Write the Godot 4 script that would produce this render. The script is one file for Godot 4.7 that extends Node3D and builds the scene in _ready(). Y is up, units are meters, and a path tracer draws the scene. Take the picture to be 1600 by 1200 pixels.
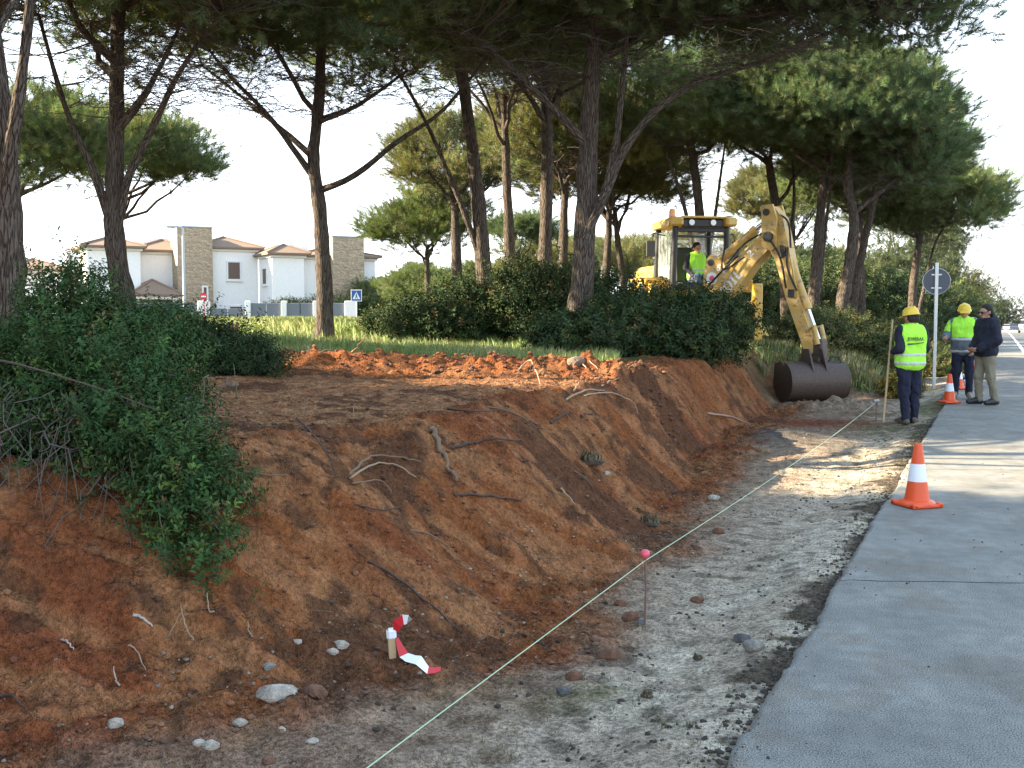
extends Node3D
# A roadside excavation under umbrella pines: camera and light first, then terrain, houses, trees, machine, people, small things.
# Plan frame: u runs along the road, v runs to the left of it (metres, camera at u = v = 0).
const UX := 0.418
const UZ := -0.908
var rng := RandomNumberGenerator.new()
var na := FastNoiseLite.new()
var nb := FastNoiseLite.new()
var nc := FastNoiseLite.new()
var nk := FastNoiseLite.new()   # cells: clods
var mats := {}
var used := {}
var tuft_mesh: Mesh
var tuft_far: Mesh

# ---------------------------------------------------------------- mesh builder
class MB:
	var v := PackedVector3Array()
	var n := PackedVector3Array()
	var c := PackedColorArray()
	var t := PackedVector2Array()
	var i := PackedInt32Array()
	var col := Color(1, 1, 1)
	func vert(p: Vector3, nn: Vector3, uv := Vector2.ZERO) -> int:
		v.append(p); n.append(nn); c.append(col); t.append(uv)
		return v.size() - 1
	func tri(a: Vector3, b: Vector3, d: Vector3) -> void:
		var nn := (d - a).cross(b - a).normalized()
		var k := vert(a, nn, Vector2(a.x + a.z, a.y)); vert(b, nn, Vector2(b.x + b.z, b.y)); vert(d, nn, Vector2(d.x + d.z, d.y))
		i.append_array([k, k + 1, k + 2])
	func quad(a: Vector3, b: Vector3, d: Vector3, e: Vector3) -> void:   # clockwise seen from the front
		var nn := (d - a).cross(b - a).normalized()
		var w := (b - a).length(); var h := (e - a).length()
		var k := vert(a, nn, Vector2(0, 0)); vert(b, nn, Vector2(w, 0)); vert(d, nn, Vector2(w, h)); vert(e, nn, Vector2(0, h))
		i.append_array([k, k + 1, k + 2, k, k + 2, k + 3])
	func box(at: Vector3, size: Vector3, bas := Basis.IDENTITY, bev := 0.0) -> void:
		var h := size * 0.5
		var e: float = min(bev, min(h.x, min(h.y, h.z)) * 0.6)
		var g := func(x: float, y: float, z: float) -> Vector3: return at + bas * Vector3(x, y, z)
		for ax in 3:
			for s: float in [-1.0, 1.0]:
				var o := Vector3.ZERO; o[ax] = s * h[ax]
				var p := Vector3.ZERO; var q := Vector3.ZERO
				var a1 := (ax + 1) % 3; var a2 := (ax + 2) % 3
				p[a1] = h[a1] - e; q[a2] = h[a2] - e
				var c4 := [o - p - q, o - p + q, o + p + q, o + p - q]
				if s < 0: c4.reverse()
				quad(at + bas * c4[0], at + bas * c4[1], at + bas * c4[2], at + bas * c4[3])
		if e > 0.0:
			for ax in 3:
				var a1 := (ax + 1) % 3; var a2 := (ax + 2) % 3
				for s1: float in [-1.0, 1.0]:
					for s2: float in [-1.0, 1.0]:
						var l := Vector3.ZERO; l[ax] = h[ax] - e
						var p1 := Vector3.ZERO; p1[a1] = s1 * h[a1]; p1[a2] = s2 * (h[a2] - e)
						var p2 := Vector3.ZERO; p2[a1] = s1 * (h[a1] - e); p2[a2] = s2 * h[a2]
						var c4 := [p1 - l, p2 - l, p2 + l, p1 + l]
						if s1 * s2 < 0: c4.reverse()
						quad(at + bas * c4[3], at + bas * c4[2], at + bas * c4[1], at + bas * c4[0])
			for s1: float in [-1.0, 1.0]:
				for s2: float in [-1.0, 1.0]:
					for s3: float in [-1.0, 1.0]:
						var a := Vector3(s1 * h.x, s2 * (h.y - e), s3 * (h.z - e))
						var b := Vector3(s1 * (h.x - e), s2 * h.y, s3 * (h.z - e))
						var d := Vector3(s1 * (h.x - e), s2 * (h.y - e), s3 * h.z)
						if s1 * s2 * s3 > 0: tri(at + bas * a, at + bas * d, at + bas * b)
						else: tri(at + bas * a, at + bas * b, at + bas * d)
	func tube(pts: Array, rad: Array, sides := 8, caps := true, ulen := 1.0, uturn := 1.0) -> void:
		var up := Vector3.UP
		var d0: Vector3 = (pts[1] - pts[0]).normalized()
		if absf(d0.dot(up)) > 0.9: up = Vector3.RIGHT
		var x := up.cross(d0).normalized()
		var base := v.size(); var along := 0.0
		for k in pts.size():
			var d: Vector3
			if k == 0: d = d0
			elif k == pts.size() - 1: d = (pts[k] - pts[k - 1]).normalized()
			else: d = (pts[k + 1] - pts[k - 1]).normalized()
			x = (x - d * x.dot(d)).normalized()
			var y := d.cross(x)
			if k > 0: along += (pts[k] - pts[k - 1]).length()
			for s in sides + 1:
				var a := TAU * s / sides
				var nn := x * cos(a) + y * sin(a)
				vert(pts[k] + nn * rad[k], nn, Vector2(float(s) / sides * uturn, along * ulen))
		var w := sides + 1
		for k in pts.size() - 1:
			for s in sides:
				var a := base + k * w + s
				i.append_array([a, a + w, a + 1, a + 1, a + w, a + w + 1])
		if caps:
			for e in [0, pts.size() - 1]:
				var nn: Vector3 = -d0 if e == 0 else (pts[e] - pts[e - 1]).normalized()
				var m := vert(pts[e], nn)
				var f := v.size()
				for s in sides: vert(v[base + e * w + s], nn)
				for s in sides:
					if e == 0: i.append_array([m, f + s, f + (s + 1) % sides])
					else: i.append_array([m, f + (s + 1) % sides, f + s])
	func cyl(a: Vector3, b: Vector3, ra: float, rb := -1.0, sides := 14) -> void:
		tube([a, b], [ra, ra if rb < 0 else rb], sides)
	func lathe(prof: Array, at := Vector3.ZERO, bas := Basis.IDENTITY, sides := 20) -> void:   # prof: Vector2(radius, height); kinks stay smooth within a run
		var base := v.size()
		for k in prof.size():
			var a: Vector2 = prof[max(k - 1, 0)]; var b: Vector2 = prof[min(k + 1, prof.size() - 1)]
			var d := (b - a).normalized()
			for s in sides + 1:
				var g := TAU * s / sides
				var nn := Vector3(cos(g) * d.y, -d.x, sin(g) * d.y)
				vert(at + bas * Vector3(cos(g) * prof[k].x, prof[k].y, sin(g) * prof[k].x), bas * nn, Vector2(float(s) / sides, prof[k].y))
		var w := sides + 1
		for k in prof.size() - 1:
			for s in sides:
				var a := base + k * w + s
				i.append_array([a, a + 1, a + w, a + 1, a + w + 1, a + w])
	func prism(poly: Array, at: Vector3, bas: Basis, depth: float) -> void:   # poly of Vector2 in the local xy plane, extruded +-depth/2 along local z
		var pk := PackedVector2Array(poly)
		if Geometry2D.is_polygon_clockwise(pk): pk.reverse()
		var ids := Geometry2D.triangulate_polygon(pk)
		var h := depth * 0.5
		for k in range(0, ids.size(), 3):
			var a := pk[ids[k]]; var b := pk[ids[k + 1]]; var d := pk[ids[k + 2]]
			if (b - a).cross(d - a) < 0: var sw := b; b = d; d = sw
			tri(at + bas * Vector3(a.x, a.y, h), at + bas * Vector3(d.x, d.y, h), at + bas * Vector3(b.x, b.y, h))
			tri(at + bas * Vector3(a.x, a.y, -h), at + bas * Vector3(b.x, b.y, -h), at + bas * Vector3(d.x, d.y, -h))
		for k in pk.size():
			var a := pk[k]; var b := pk[(k + 1) % pk.size()]
			quad(at + bas * Vector3(a.x, a.y, -h), at + bas * Vector3(a.x, a.y, h), at + bas * Vector3(b.x, b.y, h), at + bas * Vector3(b.x, b.y, -h))
	func mesh(m: Material = null) -> ArrayMesh:
		var out := ArrayMesh.new()
		var arr := []
		arr.resize(Mesh.ARRAY_MAX)
		arr[Mesh.ARRAY_VERTEX] = v; arr[Mesh.ARRAY_NORMAL] = n; arr[Mesh.ARRAY_COLOR] = c; arr[Mesh.ARRAY_TEX_UV] = t; arr[Mesh.ARRAY_INDEX] = i
		out.add_surface_from_arrays(Mesh.PRIMITIVE_TRIANGLES, arr)
		if m: out.surface_set_material(0, m)
		return out

# ---------------------------------------------------------------- scene helpers
func numbered(called: String) -> String:
	if not used.has(called):
		used[called] = 0
		return called
	used[called] += 1
	return "%s_%03d" % [called, used[called]]
func tag(o: Node, label: String, category: String, group := "", kind := "") -> void:
	if label: o.set_meta("label", label)
	if category: o.set_meta("category", category)
	if group: o.set_meta("group", group)
	if kind: o.set_meta("kind", kind)
func thing(called: String, label: String, category: String, at := Vector3.ZERO, turn := 0.0, group := "") -> Node3D:
	var o := Node3D.new()
	o.name = numbered(called)
	add_child(o)
	o.position = at; o.rotation.y = turn
	tag(o, label, category, group)
	return o
func part(parent: Node, called: String, mb: MB, m: Material, kind := "") -> MeshInstance3D:
	var o := MeshInstance3D.new()
	o.name = called
	o.mesh = mb.mesh(m)
	parent.add_child(o, true)
	if kind: o.set_meta("kind", kind)
	return o
func solo(called: String, mb: MB, m: Material, label := "", category := "", group := "", kind := "") -> MeshInstance3D:
	var o := part(self, numbered(called), mb, m)
	tag(o, label, category, group, kind)
	return o
func scatter(parent: Node, called: String, mesh: Mesh, xs: Array, cols: Array) -> MultiMeshInstance3D:
	var mm := MultiMesh.new()
	mm.transform_format = MultiMesh.TRANSFORM_3D
	mm.use_colors = true
	mm.mesh = mesh
	mm.instance_count = xs.size()
	for k in xs.size():
		mm.set_instance_transform(k, xs[k])
		mm.set_instance_color(k, cols[k])
	var o := MultiMeshInstance3D.new()
	o.name = called
	o.multimesh = mm
	parent.add_child(o, true)
	o.set_meta("kind", "stuff")
	return o
func lin(r: float, g: float, b: float) -> Color:
	return Color(r, g, b).linear_to_srgb()
func mat(called: String, c: Color, rough := 0.8, metal := 0.0, spec := 0.5) -> StandardMaterial3D:
	var m := StandardMaterial3D.new()
	m.albedo_color = lin(c.r, c.g, c.b)
	m.roughness = rough; m.metallic = metal; m.metallic_specular = spec
	mats[called] = m
	return m
func tinted(called: String, rough := 0.85) -> StandardMaterial3D:
	var m := mat(called, Color(1, 1, 1), rough)
	m.vertex_color_use_as_albedo = true
	return m
func noise_bytes(size: int, freq: float, sd: int, kind := FastNoiseLite.TYPE_SIMPLEX_SMOOTH, oct := 4, ret := 1) -> PackedByteArray:
	var f := FastNoiseLite.new()
	f.noise_type = kind; f.frequency = freq; f.seed = sd
	f.fractal_type = FastNoiseLite.FRACTAL_FBM if oct > 1 else FastNoiseLite.FRACTAL_NONE
	f.fractal_octaves = oct
	f.cellular_return_type = ret
	var im := f.get_seamless_image(size, size)
	im.convert(Image.FORMAT_L8)
	return im.get_data()
func tex_from(size: int, fn: Callable) -> ImageTexture:
	var d := PackedByteArray()
	d.resize(size * size * 3)
	for k in size * size:
		var c: Color = fn.call(k)
		d[k * 3] = int(clampf(c.r, 0, 1) * 255.0); d[k * 3 + 1] = int(clampf(c.g, 0, 1) * 255.0); d[k * 3 + 2] = int(clampf(c.b, 0, 1) * 255.0)
	var im := Image.create_from_data(size, size, false, Image.FORMAT_RGB8, d)
	im.generate_mipmaps()
	return ImageTexture.create_from_image(im)
func triplanar(m: StandardMaterial3D, scale: float) -> void:
	m.uv1_triplanar = true; m.uv1_world_triplanar = true
	m.uv1_scale = Vector3.ONE * scale
	m.uv1_triplanar_sharpness = 3.0

func make_materials() -> void:
	var S := 512
	var f1 := noise_bytes(S, 0.010, 3, FastNoiseLite.TYPE_SIMPLEX_SMOOTH, 5)
	var f2 := noise_bytes(S, 0.055, 5, FastNoiseLite.TYPE_SIMPLEX_SMOOTH, 4)
	var f3 := noise_bytes(S, 0.20, 7, FastNoiseLite.TYPE_SIMPLEX_SMOOTH, 2)
	var cl := noise_bytes(S, 0.035, 9, FastNoiseLite.TYPE_CELLULAR, 2, FastNoiseLite.RETURN_DISTANCE)
	# soil: multiplies vertex colour
	var soil := tinted("soil", 0.95)
	soil.metallic_specular = 0.2
	soil.albedo_texture = tex_from(S, func(k):
		var g := 0.36 + 0.32 * f1[k] / 255.0 + 0.42 * f2[k] / 255.0 + 0.28 * (f3[k] / 255.0 - 0.5)
		if f3[k] < 62: g *= 0.7
		return Color(g, g * (0.95 + 0.06 * f3[k] / 255.0), g * (0.92 + 0.10 * f2[k] / 255.0)))
	soil.heightmap_enabled = true
	soil.heightmap_texture = tex_from(S, func(k):
		var g := 0.45 * f2[k] / 255.0 + 0.3 * f3[k] / 255.0 + 0.35 * (1.0 - cl[k] / 255.0)
		return Color(g, g, g))
	soil.heightmap_scale = 2.6
	triplanar(soil, 1.1)
	# road surface: worn pale asphalt with aggregate
	var road := mat("road", Color(0.35, 0.345, 0.33), 0.88)
	road.albedo_texture = tex_from(S, func(k):
		var sp := f3[k] / 255.0
		var g := 0.80 + 0.16 * (f1[k] / 255.0 - 0.5) + 0.55 * (sp - 0.5)
		if sp > 0.70: g += 0.16
		if sp < 0.30: g -= 0.2
		return Color(g, g * 0.99, g * 0.965))
	road.heightmap_enabled = true
	road.heightmap_texture = tex_from(S, func(k):
		var g := f3[k] / 255.0
		return Color(g, g, g))
	road.heightmap_scale = 0.22
	triplanar(road, 1.15)
	var spot := noise_bytes(S, 0.012, 31, FastNoiseLite.TYPE_SIMPLEX_SMOOTH, 6)
	road.detail_enabled = true
	road.detail_blend_mode = BaseMaterial3D.BLEND_MODE_MUL
	road.detail_uv_layer = BaseMaterial3D.DETAIL_UV_2
	road.detail_albedo = tex_from(S, func(k):
		var g := 0.90 + 0.20 * (spot[k] / 255.0 - 0.3)
		var st := smoothstep(0.60, 0.70, spot[(k + 90123) % (S * S)] / 255.0 + 0.12 * (f2[k] / 255.0 - 0.5)) * 0.2
		return Color(g, g, g * 0.99).lerp(Color(g * 0.86, g * 0.74, g * 0.62), st))
	road.uv2_triplanar = true; road.uv2_world_triplanar = true
	road.uv2_scale = Vector3.ONE * 0.21
	# bark: vertical plates
	var bc := noise_bytes(S, 0.022, 11, FastNoiseLite.TYPE_CELLULAR, 2, FastNoiseLite.RETURN_DISTANCE2_SUB)
	var bark := mat("bark", Color(1, 1, 1), 0.95)
	bark.metallic_specular = 0.15
	bark.albedo_texture = tex_from(S, func(k):
		var p := smoothstep(0.0, 0.35, bc[k] / 255.0)
		var t := f1[k] / 255.0
		var c := Color(0.045, 0.033, 0.026).lerp(Color(0.145, 0.113, 0.09).lerp(Color(0.175, 0.15, 0.13), t), p) * (0.75 + 0.5 * f2[k] / 255.0)
		return c.linear_to_srgb())
	bark.heightmap_enabled = true
	bark.heightmap_texture = tex_from(S, func(k):
		var g := smoothstep(0.0, 0.45, bc[k] / 255.0) * 0.8 + 0.2 * f3[k] / 255.0
		return Color(g, g, g))
	bark.heightmap_scale = 4.0
	var twig := mat("twig", Color(0.12, 0.10, 0.085), 0.95)
	twig.metallic_specular = 0.1
	var root := tinted("root", 0.9)
	root.albedo_texture = tex_from(128, func(k):
		var g := 0.6 + 0.4 * f2[k] / 255.0
		return Color(g, g, g))
	# foliage: per-copy colours
	var leaf := tinted("needles", 0.6)
	leaf.backlight_enabled = true; leaf.backlight = Color(0.7, 0.7, 0.4)
	leaf.metallic_specular = 0.2
	leaf.cull_mode = BaseMaterial3D.CULL_DISABLED
	var lf := tinted("leaves", 0.62)
	lf.backlight_enabled = true; lf.backlight = Color(0.4, 0.42, 0.2)
	lf.metallic_specular = 0.22
	lf.cull_mode = BaseMaterial3D.CULL_DISABLED
	var gr := tinted("grass", 0.7)
	gr.backlight_enabled = true; gr.backlight = Color(0.55, 0.55, 0.3)
	gr.cull_mode = BaseMaterial3D.CULL_DISABLED
	var peb := tinted("stone", 0.9)
	peb.albedo_texture = soil.albedo_texture
	peb.uv1_triplanar = true; peb.uv1_scale = Vector3.ONE * 4.0
	# buildings
	var stucco := mat("stucco", Color(0.86, 0.85, 0.82), 0.9)
	stucco.albedo_texture = tex_from(256, func(k):
		var g := 0.93 + 0.07 * f2[k] / 255.0
		return Color(g, g, g))
	triplanar(stucco, 0.4)
	var stn := mat("tower_stone", Color(1, 1, 1), 0.95)
	var sc := noise_bytes(S, 0.04, 21, FastNoiseLite.TYPE_CELLULAR, 1, FastNoiseLite.RETURN_CELL_VALUE)
	var sj := noise_bytes(S, 0.04, 21, FastNoiseLite.TYPE_CELLULAR, 1, FastNoiseLite.RETURN_DISTANCE2_SUB)
	stn.albedo_texture = tex_from(S, func(k):
		var c := Color(0.30, 0.225, 0.15).lerp(Color(0.56, 0.44, 0.31), sc[k] / 255.0) * (0.5 + 0.5 * smoothstep(0.02, 0.2, sj[k] / 255.0))
		return c.linear_to_srgb())
	triplanar(stn, 0.3)
	stn.uv1_scale = Vector3(0.28, 0.6, 0.28)
	var tile := mat("roof_tile", Color(1, 1, 1), 0.9)
	tile.albedo_texture = tex_from(S, func(k):
		var x: int = k % S
		var r := 0.5 + 0.5 * sin(TAU * x / 32.0)
		var c := Color(0.17, 0.105, 0.07).lerp(Color(0.33, 0.235, 0.165), f2[k] / 255.0) * (0.65 + 0.35 * r)
		return c.linear_to_srgb())
	mat("fence_panel", Color(0.13, 0.15, 0.17), 0.6)
	mat("white_paint", Color(0.78, 0.78, 0.77), 0.6)
	mat("shutter", Color(0.13, 0.085, 0.065), 0.6)
	mat("trim", Color(0.72, 0.71, 0.68), 0.85)
	mat("galvanised", Color(0.55, 0.57, 0.58), 0.42, 0.75)
	mat("lamp_grey", Color(0.42, 0.46, 0.49), 0.5, 0.3)
	# machine
	var worn := noise_bytes(S, 0.02, 41, FastNoiseLite.TYPE_SIMPLEX_SMOOTH, 6)
	for nm in [["machine_yellow", Color(0.62, 0.37, 0.045)], ["boom_yellow", Color(0.56, 0.355, 0.09)]]:
		var m := mat(nm[0], Color(1, 1, 1), 0.5)
		var bcol: Color = nm[1]
		m.albedo_texture = tex_from(S, func(k):
			var w := worn[k] / 255.0
			var c := bcol
			c = c.lerp(Color(0.55, 0.45, 0.30), smoothstep(0.5, 0.62, w) * 0.35)
			c = c.lerp(Color(0.12, 0.07, 0.04), smoothstep(0.74, 0.80, w + 0.1 * (f2[k] / 255.0 - 0.5)) * 0.85)
			c = c.lerp(Color(0.10, 0.08, 0.06), smoothstep(0.30, 0.20, f1[k] / 255.0) * 0.5)
			return c.linear_to_srgb())
		m.uv1_triplanar = true; m.uv1_scale = Vector3.ONE * 0.37
	var ste := mat("bucket_steel", Color(1, 1, 1), 0.55, 0.35)
	ste.albedo_texture = tex_from(S, func(k):
		var c := Color(0.05, 0.04, 0.036).lerp(Color(0.11, 0.08, 0.065), worn[k] / 255.0).lerp(Color(0.11, 0.06, 0.04), smoothstep(0.55, 0.7, f2[k] / 255.0))
		return c.linear_to_srgb())
	ste.uv1_triplanar = true; ste.uv1_scale = Vector3.ONE * 1.3
	mat("black_steel", Color(0.022, 0.022, 0.024), 0.5)
	mat("rubber", Color(0.02, 0.02, 0.021), 0.8)
	mat("chrome", Color(0.75, 0.78, 0.8), 0.15, 1.0)
	mat("cream", Color(0.62, 0.56, 0.42), 0.5)
	var glass := mat("glass", Color(0.75, 0.85, 0.85), 0.03)
	glass.transparency = BaseMaterial3D.TRANSPARENCY_ALPHA
	glass.albedo_color.a = 0.14
	var amber := mat("amber", Color(0.85, 0.30, 0.02), 0.15)
	amber.transparency = BaseMaterial3D.TRANSPARENCY_ALPHA
	amber.albedo_color.a = 0.8
	# small things
	mat("cone_orange", Color(0.72, 0.085, 0.018), 0.42)
	mat("reflective_white", Color(0.74, 0.77, 0.82), 0.3)
	mat("tape_red", Color(0.55, 0.02, 0.03), 0.35)
	mat("tape_white", Color(0.78, 0.80, 0.84), 0.35)
	mat("pine_wood", Color(0.46, 0.33, 0.19), 0.8)
	mat("pink", Color(0.68, 0.09, 0.13), 0.4)
	mat("rusty_bar", Color(0.18, 0.12, 0.09), 0.7, 0.3)
	mat("string", Color(0.42, 0.55, 0.36), 0.7)
	mat("sign_blue", Color(0.02, 0.09, 0.30), 0.4)
	mat("sign_red", Color(0.55, 0.02, 0.02), 0.4)
	mat("sign_white", Color(0.8, 0.8, 0.8), 0.4)
	mat("sign_black", Color(0.02, 0.02, 0.02), 0.5)
	mat("sign_back", Color(0.085, 0.095, 0.115), 0.5, 0.3)
	# people
	var vest := mat("hi_vis", Color(0.38, 0.86, 0.05), 0.7)
	vest.rim_enabled = true; vest.rim = 0.2
	mat("skin", Color(0.40, 0.21, 0.14), 0.55)
	mat("hair", Color(0.010, 0.008, 0.007), 0.75)
	mat("navy", Color(0.008, 0.010, 0.024), 0.85)
	mat("navy_trousers", Color(0.009, 0.012, 0.032), 0.9)
	mat("khaki", Color(0.21, 0.19, 0.135), 0.9)
	mat("jeans", Color(0.05, 0.085, 0.15), 0.9)
	mat("grey_cloth", Color(0.10, 0.13, 0.155), 0.85)
	mat("silver_band", Color(0.48, 0.50, 0.52), 0.4)
	mat("helmet_yellow", Color(0.72, 0.50, 0.04), 0.35)
	mat("boot", Color(0.10, 0.08, 0.06), 0.8)
	mat("boot_pale", Color(0.26, 0.22, 0.17), 0.85)
	mat("shoe", Color(0.012, 0.012, 0.014), 0.5)
	mat("car_blue", Color(0.035, 0.05, 0.09), 0.3)
	mat("car_white", Color(0.7, 0.7, 0.7), 0.3)
	mat("dark_glass", Color(0.02, 0.025, 0.03), 0.08)
	mat("can_red", Color(0.45, 0.03, 0.025), 0.4)

# ---------------------------------------------------------------- terrain
func xz(u: float, v: float) -> Vector2:
	return Vector2(UX * u + UZ * v, UZ * u - UX * v)
func uv_at(x: float, z: float) -> Vector2:
	return Vector2(UX * x + UZ * z, UZ * x - UX * z)
func road_y(u: float) -> float:
	return -0.00003 * u * u if u > 0 else 0.0
func edge_v(u: float) -> float:
	return 0.84 + 0.04 * na.get_noise_2d(u * 3.0, 40.0) + 0.022 * nb.get_noise_2d(u * 2.3, 3.0) + 0.018 * nc.get_noise_2d(u * 6.1, 9.0)
func toe_v(u: float) -> float:
	return 2.3 + 1.15 * smoothstep(6.0, 15.0, u) + 0.35 * smoothstep(15.0, 20.5, u) + 0.3 * na.get_noise_2d(u * 4.0, 7.0) + 1.0 * smoothstep(5.2, 2.0, u) - 2.0 * smoothstep(21.6, 23.4, u)
func crest_v(u: float) -> float:
	return toe_v(u) + 1.42 - 0.62 * smoothstep(6.0, 13.0, u) + 0.15 * na.get_noise_2d(u * 5.0, 91.0) + 0.4 * smoothstep(5.0, 3.0, u) + 1.6 * smoothstep(21.6, 23.6, u)
func soil_mask(u: float, v: float) -> float:   # 1 on freshly cleared red soil
	var p := xz(u, v)
	var w := 0.9 * na.get_noise_2d(p.x * 3.0, p.y * 3.0) + 0.5 * nb.get_noise_2d(p.x * 2.0, p.y * 2.0)
	var back := smoothstep(-14.0, -13.4, p.y + w * 0.7)
	var slope := smoothstep(23.0, 19.0, u + w * 2.0) * smoothstep(5.4, 4.6, v + w * 0.4)
	return maxf(back, slope) * smoothstep(1.75, 2.35, v - (toe_v(u) - 2.35) * 0.8 + 0.5 * w)
func height(u: float, v: float, fine := true) -> float:
	var r := road_y(u)
	if v < 0.6: return r - 0.035 if v > -7.2 else r - 0.1
	var p := xz(u, v)
	var toe := toe_v(u); var crest := crest_v(u)
	var y := r - 0.035 - 0.075 * smoothstep(0.9, 1.5, v)
	y += 0.10 * smoothstep(2.0, toe, v) * smoothstep(6.0, 3.0, u)
	var s := clampf((v - toe) / (crest - toe), 0.0, 1.0)
	var top := 0.84 + 0.10 * na.get_noise_2d(u * 2.2, v * 2.2) + 0.028 * clampf(v - crest, 0.0, 9.0) - r
	y = lerpf(y, top + r, lerpf(s, smoothstep(0.0, 1.0, s), 0.42))
	# spoil ridge at the back of the clearing
	var rid := exp(-pow((p.y + 13.2 + 0.5 * na.get_noise_1d(p.x * 6.0)) / 0.55, 2.0)) * smoothstep(3.2, 1.6, p.x) * smoothstep(-4.4, -2.6, p.x)
	y += rid * (0.10 + 0.20 * absf(nb.get_noise_2d(p.x * 3.4, p.y * 2.0)))
	# grey gravel heap and loose heap under the bucket
	y += 0.13 * exp(-(pow((p.x - 3.75) / 0.55, 2.0) + pow((p.y + 14.4) / 0.8, 2.0)))
	y += 0.22 * exp(-(pow((p.x - 6.0) / 0.8, 2.0) + pow((p.y + 19.3) / 0.55, 2.0))) * (0.7 + 0.6 * nb.get_noise_2d(p.x * 5.0, p.y * 5.0))
	if fine and u < 40.0:
		var sm := soil_mask(u, v)
		var face := 4.0 * s * (1.0 - s)
		var flat := smoothstep(-0.05, 0.35, v - crest) * smoothstep(-12.6, -11.2, p.y)
		sm *= 1.0 - 0.62 * flat
		var b := nb.get_noise_2d(p.x * 1.6, p.y * 1.6)
		var d := nc.get_noise_2d(p.x * 3.0, p.y * 3.0)
		y += sm * (0.048 * b + 0.035 * d + 0.03 * nc.get_noise_2d(p.x * 9.0, p.y * 9.0)) * (1.0 - 0.3 * face)
		y += sm * face * (0.05 * nb.get_noise_2d(u * 4.5 + v * 1.6, v * 0.7) + 0.03 * nc.get_noise_2d(u * 6.0 + v * 2.0, v * 0.8))
		if u < 20.0 and sm > 0.05:
			var patchy := smoothstep(-0.25, 0.35, nb.get_noise_2d(p.x * 1.1 + 9.0, p.y * 1.1))
			y += sm * patchy * (0.034 * maxf(0.0, -nk.get_noise_2d(p.x, p.y)) + 0.018 * maxf(0.0, -nk.get_noise_2d(p.x * 2.3 + 5.0, p.y * 2.3)))
		y += (1.0 - sm) * smoothstep(0.85, 1.2, v) * (0.022 * b + 0.014 * d)
	return y
func gy(x: float, z: float, fine := true) -> float:
	var q := uv_at(x, z)
	return height(q.x, q.y, fine)
func ground_color(u: float, v: float) -> Color:
	var p := xz(u, v)
	var a := na.get_noise_2d(p.x * 2.0 + 50.0, p.y * 2.0)
	var b := nb.get_noise_2d(p.x * 1.5 + 20.0, p.y * 1.5)
	var d := nc.get_noise_2d(p.x * 2.5, p.y * 2.5 + 30.0)
	var sm := soil_mask(u, v)
	var toe := toe_v(u); var crest := crest_v(u)
	var s := clampf((v - toe) / (crest - toe), 0.0, 1.0)
	var soil := Color(0.355, 0.132, 0.050).lerp(Color(0.46, 0.215, 0.097), smoothstep(-0.1, 0.45, b + 0.5 * a))
	soil = soil.lerp(Color(0.31, 0.105, 0.045), smoothstep(0.15, 0.45, a - 0.3 * b))
	soil = soil.lerp(Color(0.15, 0.075, 0.042), smoothstep(0.12, 0.42, d + 0.4 * b) * 0.8)
	if s > 0.0 and s < 1.0:
		var st := nb.get_noise_2d(u * 4.5 + v * 1.6, v * 0.7 + 11.0)
		soil = soil.lerp(Color(0.50, 0.24, 0.112), smoothstep(0.05, 0.4, st) * 0.65)
	soil = soil.lerp(Color(0.50, 0.275, 0.14).lerp(Color(0.38, 0.17, 0.078), smoothstep(0.0, 0.4, d)), smoothstep(0.0, 0.3, v - crest + 0.1 * b) * smoothstep(-12.4, -11.0, p.y + 0.8 * a) * 0.75)
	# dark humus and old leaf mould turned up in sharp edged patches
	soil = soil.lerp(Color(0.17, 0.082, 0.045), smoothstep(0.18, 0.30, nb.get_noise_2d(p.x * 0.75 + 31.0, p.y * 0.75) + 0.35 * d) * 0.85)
	var verge := Color(0.64, 0.54, 0.41).lerp(Color(0.84, 0.74, 0.58), smoothstep(-0.2, 0.4, b))
	verge = verge.lerp(Color(0.20, 0.17, 0.13), smoothstep(0.16, 0.40, d + 0.5 * a) * 0.75)
	verge = verge.lerp(Color(0.20, 0.24, 0.09), smoothstep(0.2, 0.5, a + 0.5 * b) * 0.75)
	verge = verge.lerp(Color(0.36, 0.25, 0.17), smoothstep(1.5, 2.2, v + 0.6 * b) * 0.7)
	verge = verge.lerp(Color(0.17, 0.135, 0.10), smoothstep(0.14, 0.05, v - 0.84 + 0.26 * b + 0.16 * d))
	verge = verge.lerp(Color(0.12, 0.118, 0.118), exp(-(pow((p.x - 3.75) / 0.6, 2.0) + pow((p.y + 14.4) / 0.9, 2.0))) * 0.95)
	verge = verge.lerp(Color(0.34, 0.10, 0.055), clampf(exp(-(pow((p.x - 4.0) / 1.3, 2.0) + pow((p.y + 16.6) / 0.5, 2.0))) * 1.3 + 0.5 * a, 0, 0.9) * smoothstep(1.4, 1.9, v))
	var grass := Color(0.16, 0.17, 0.065).lerp(Color(0.30, 0.25, 0.14), smoothstep(-0.3, 0.4, a + b))
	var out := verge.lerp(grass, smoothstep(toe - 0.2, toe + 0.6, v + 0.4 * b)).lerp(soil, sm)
	if v < 0.6: out = Color(0.2, 0.18, 0.15)
	return out
func axis(stops: Array) -> PackedFloat32Array:   # [[from, step], ... , [to, 0]] with steps blending
	var o := PackedFloat32Array()
	var x: float = stops[0][0]
	var k := 0
	while x < stops[-1][0]:
		while k < stops.size() - 2 and x >= stops[k + 1][0]: k += 1
		var t: float = clampf((x - stops[k][0]) / (stops[k + 1][0] - stops[k][0]), 0, 1)
		var st: float = lerpf(stops[k][1], stops[k + 1][1] if stops[k + 1][1] > 0 else stops[k][1], t)
		o.append(x)
		x += st
	o.append(stops[-1][0])
	return o
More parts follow.
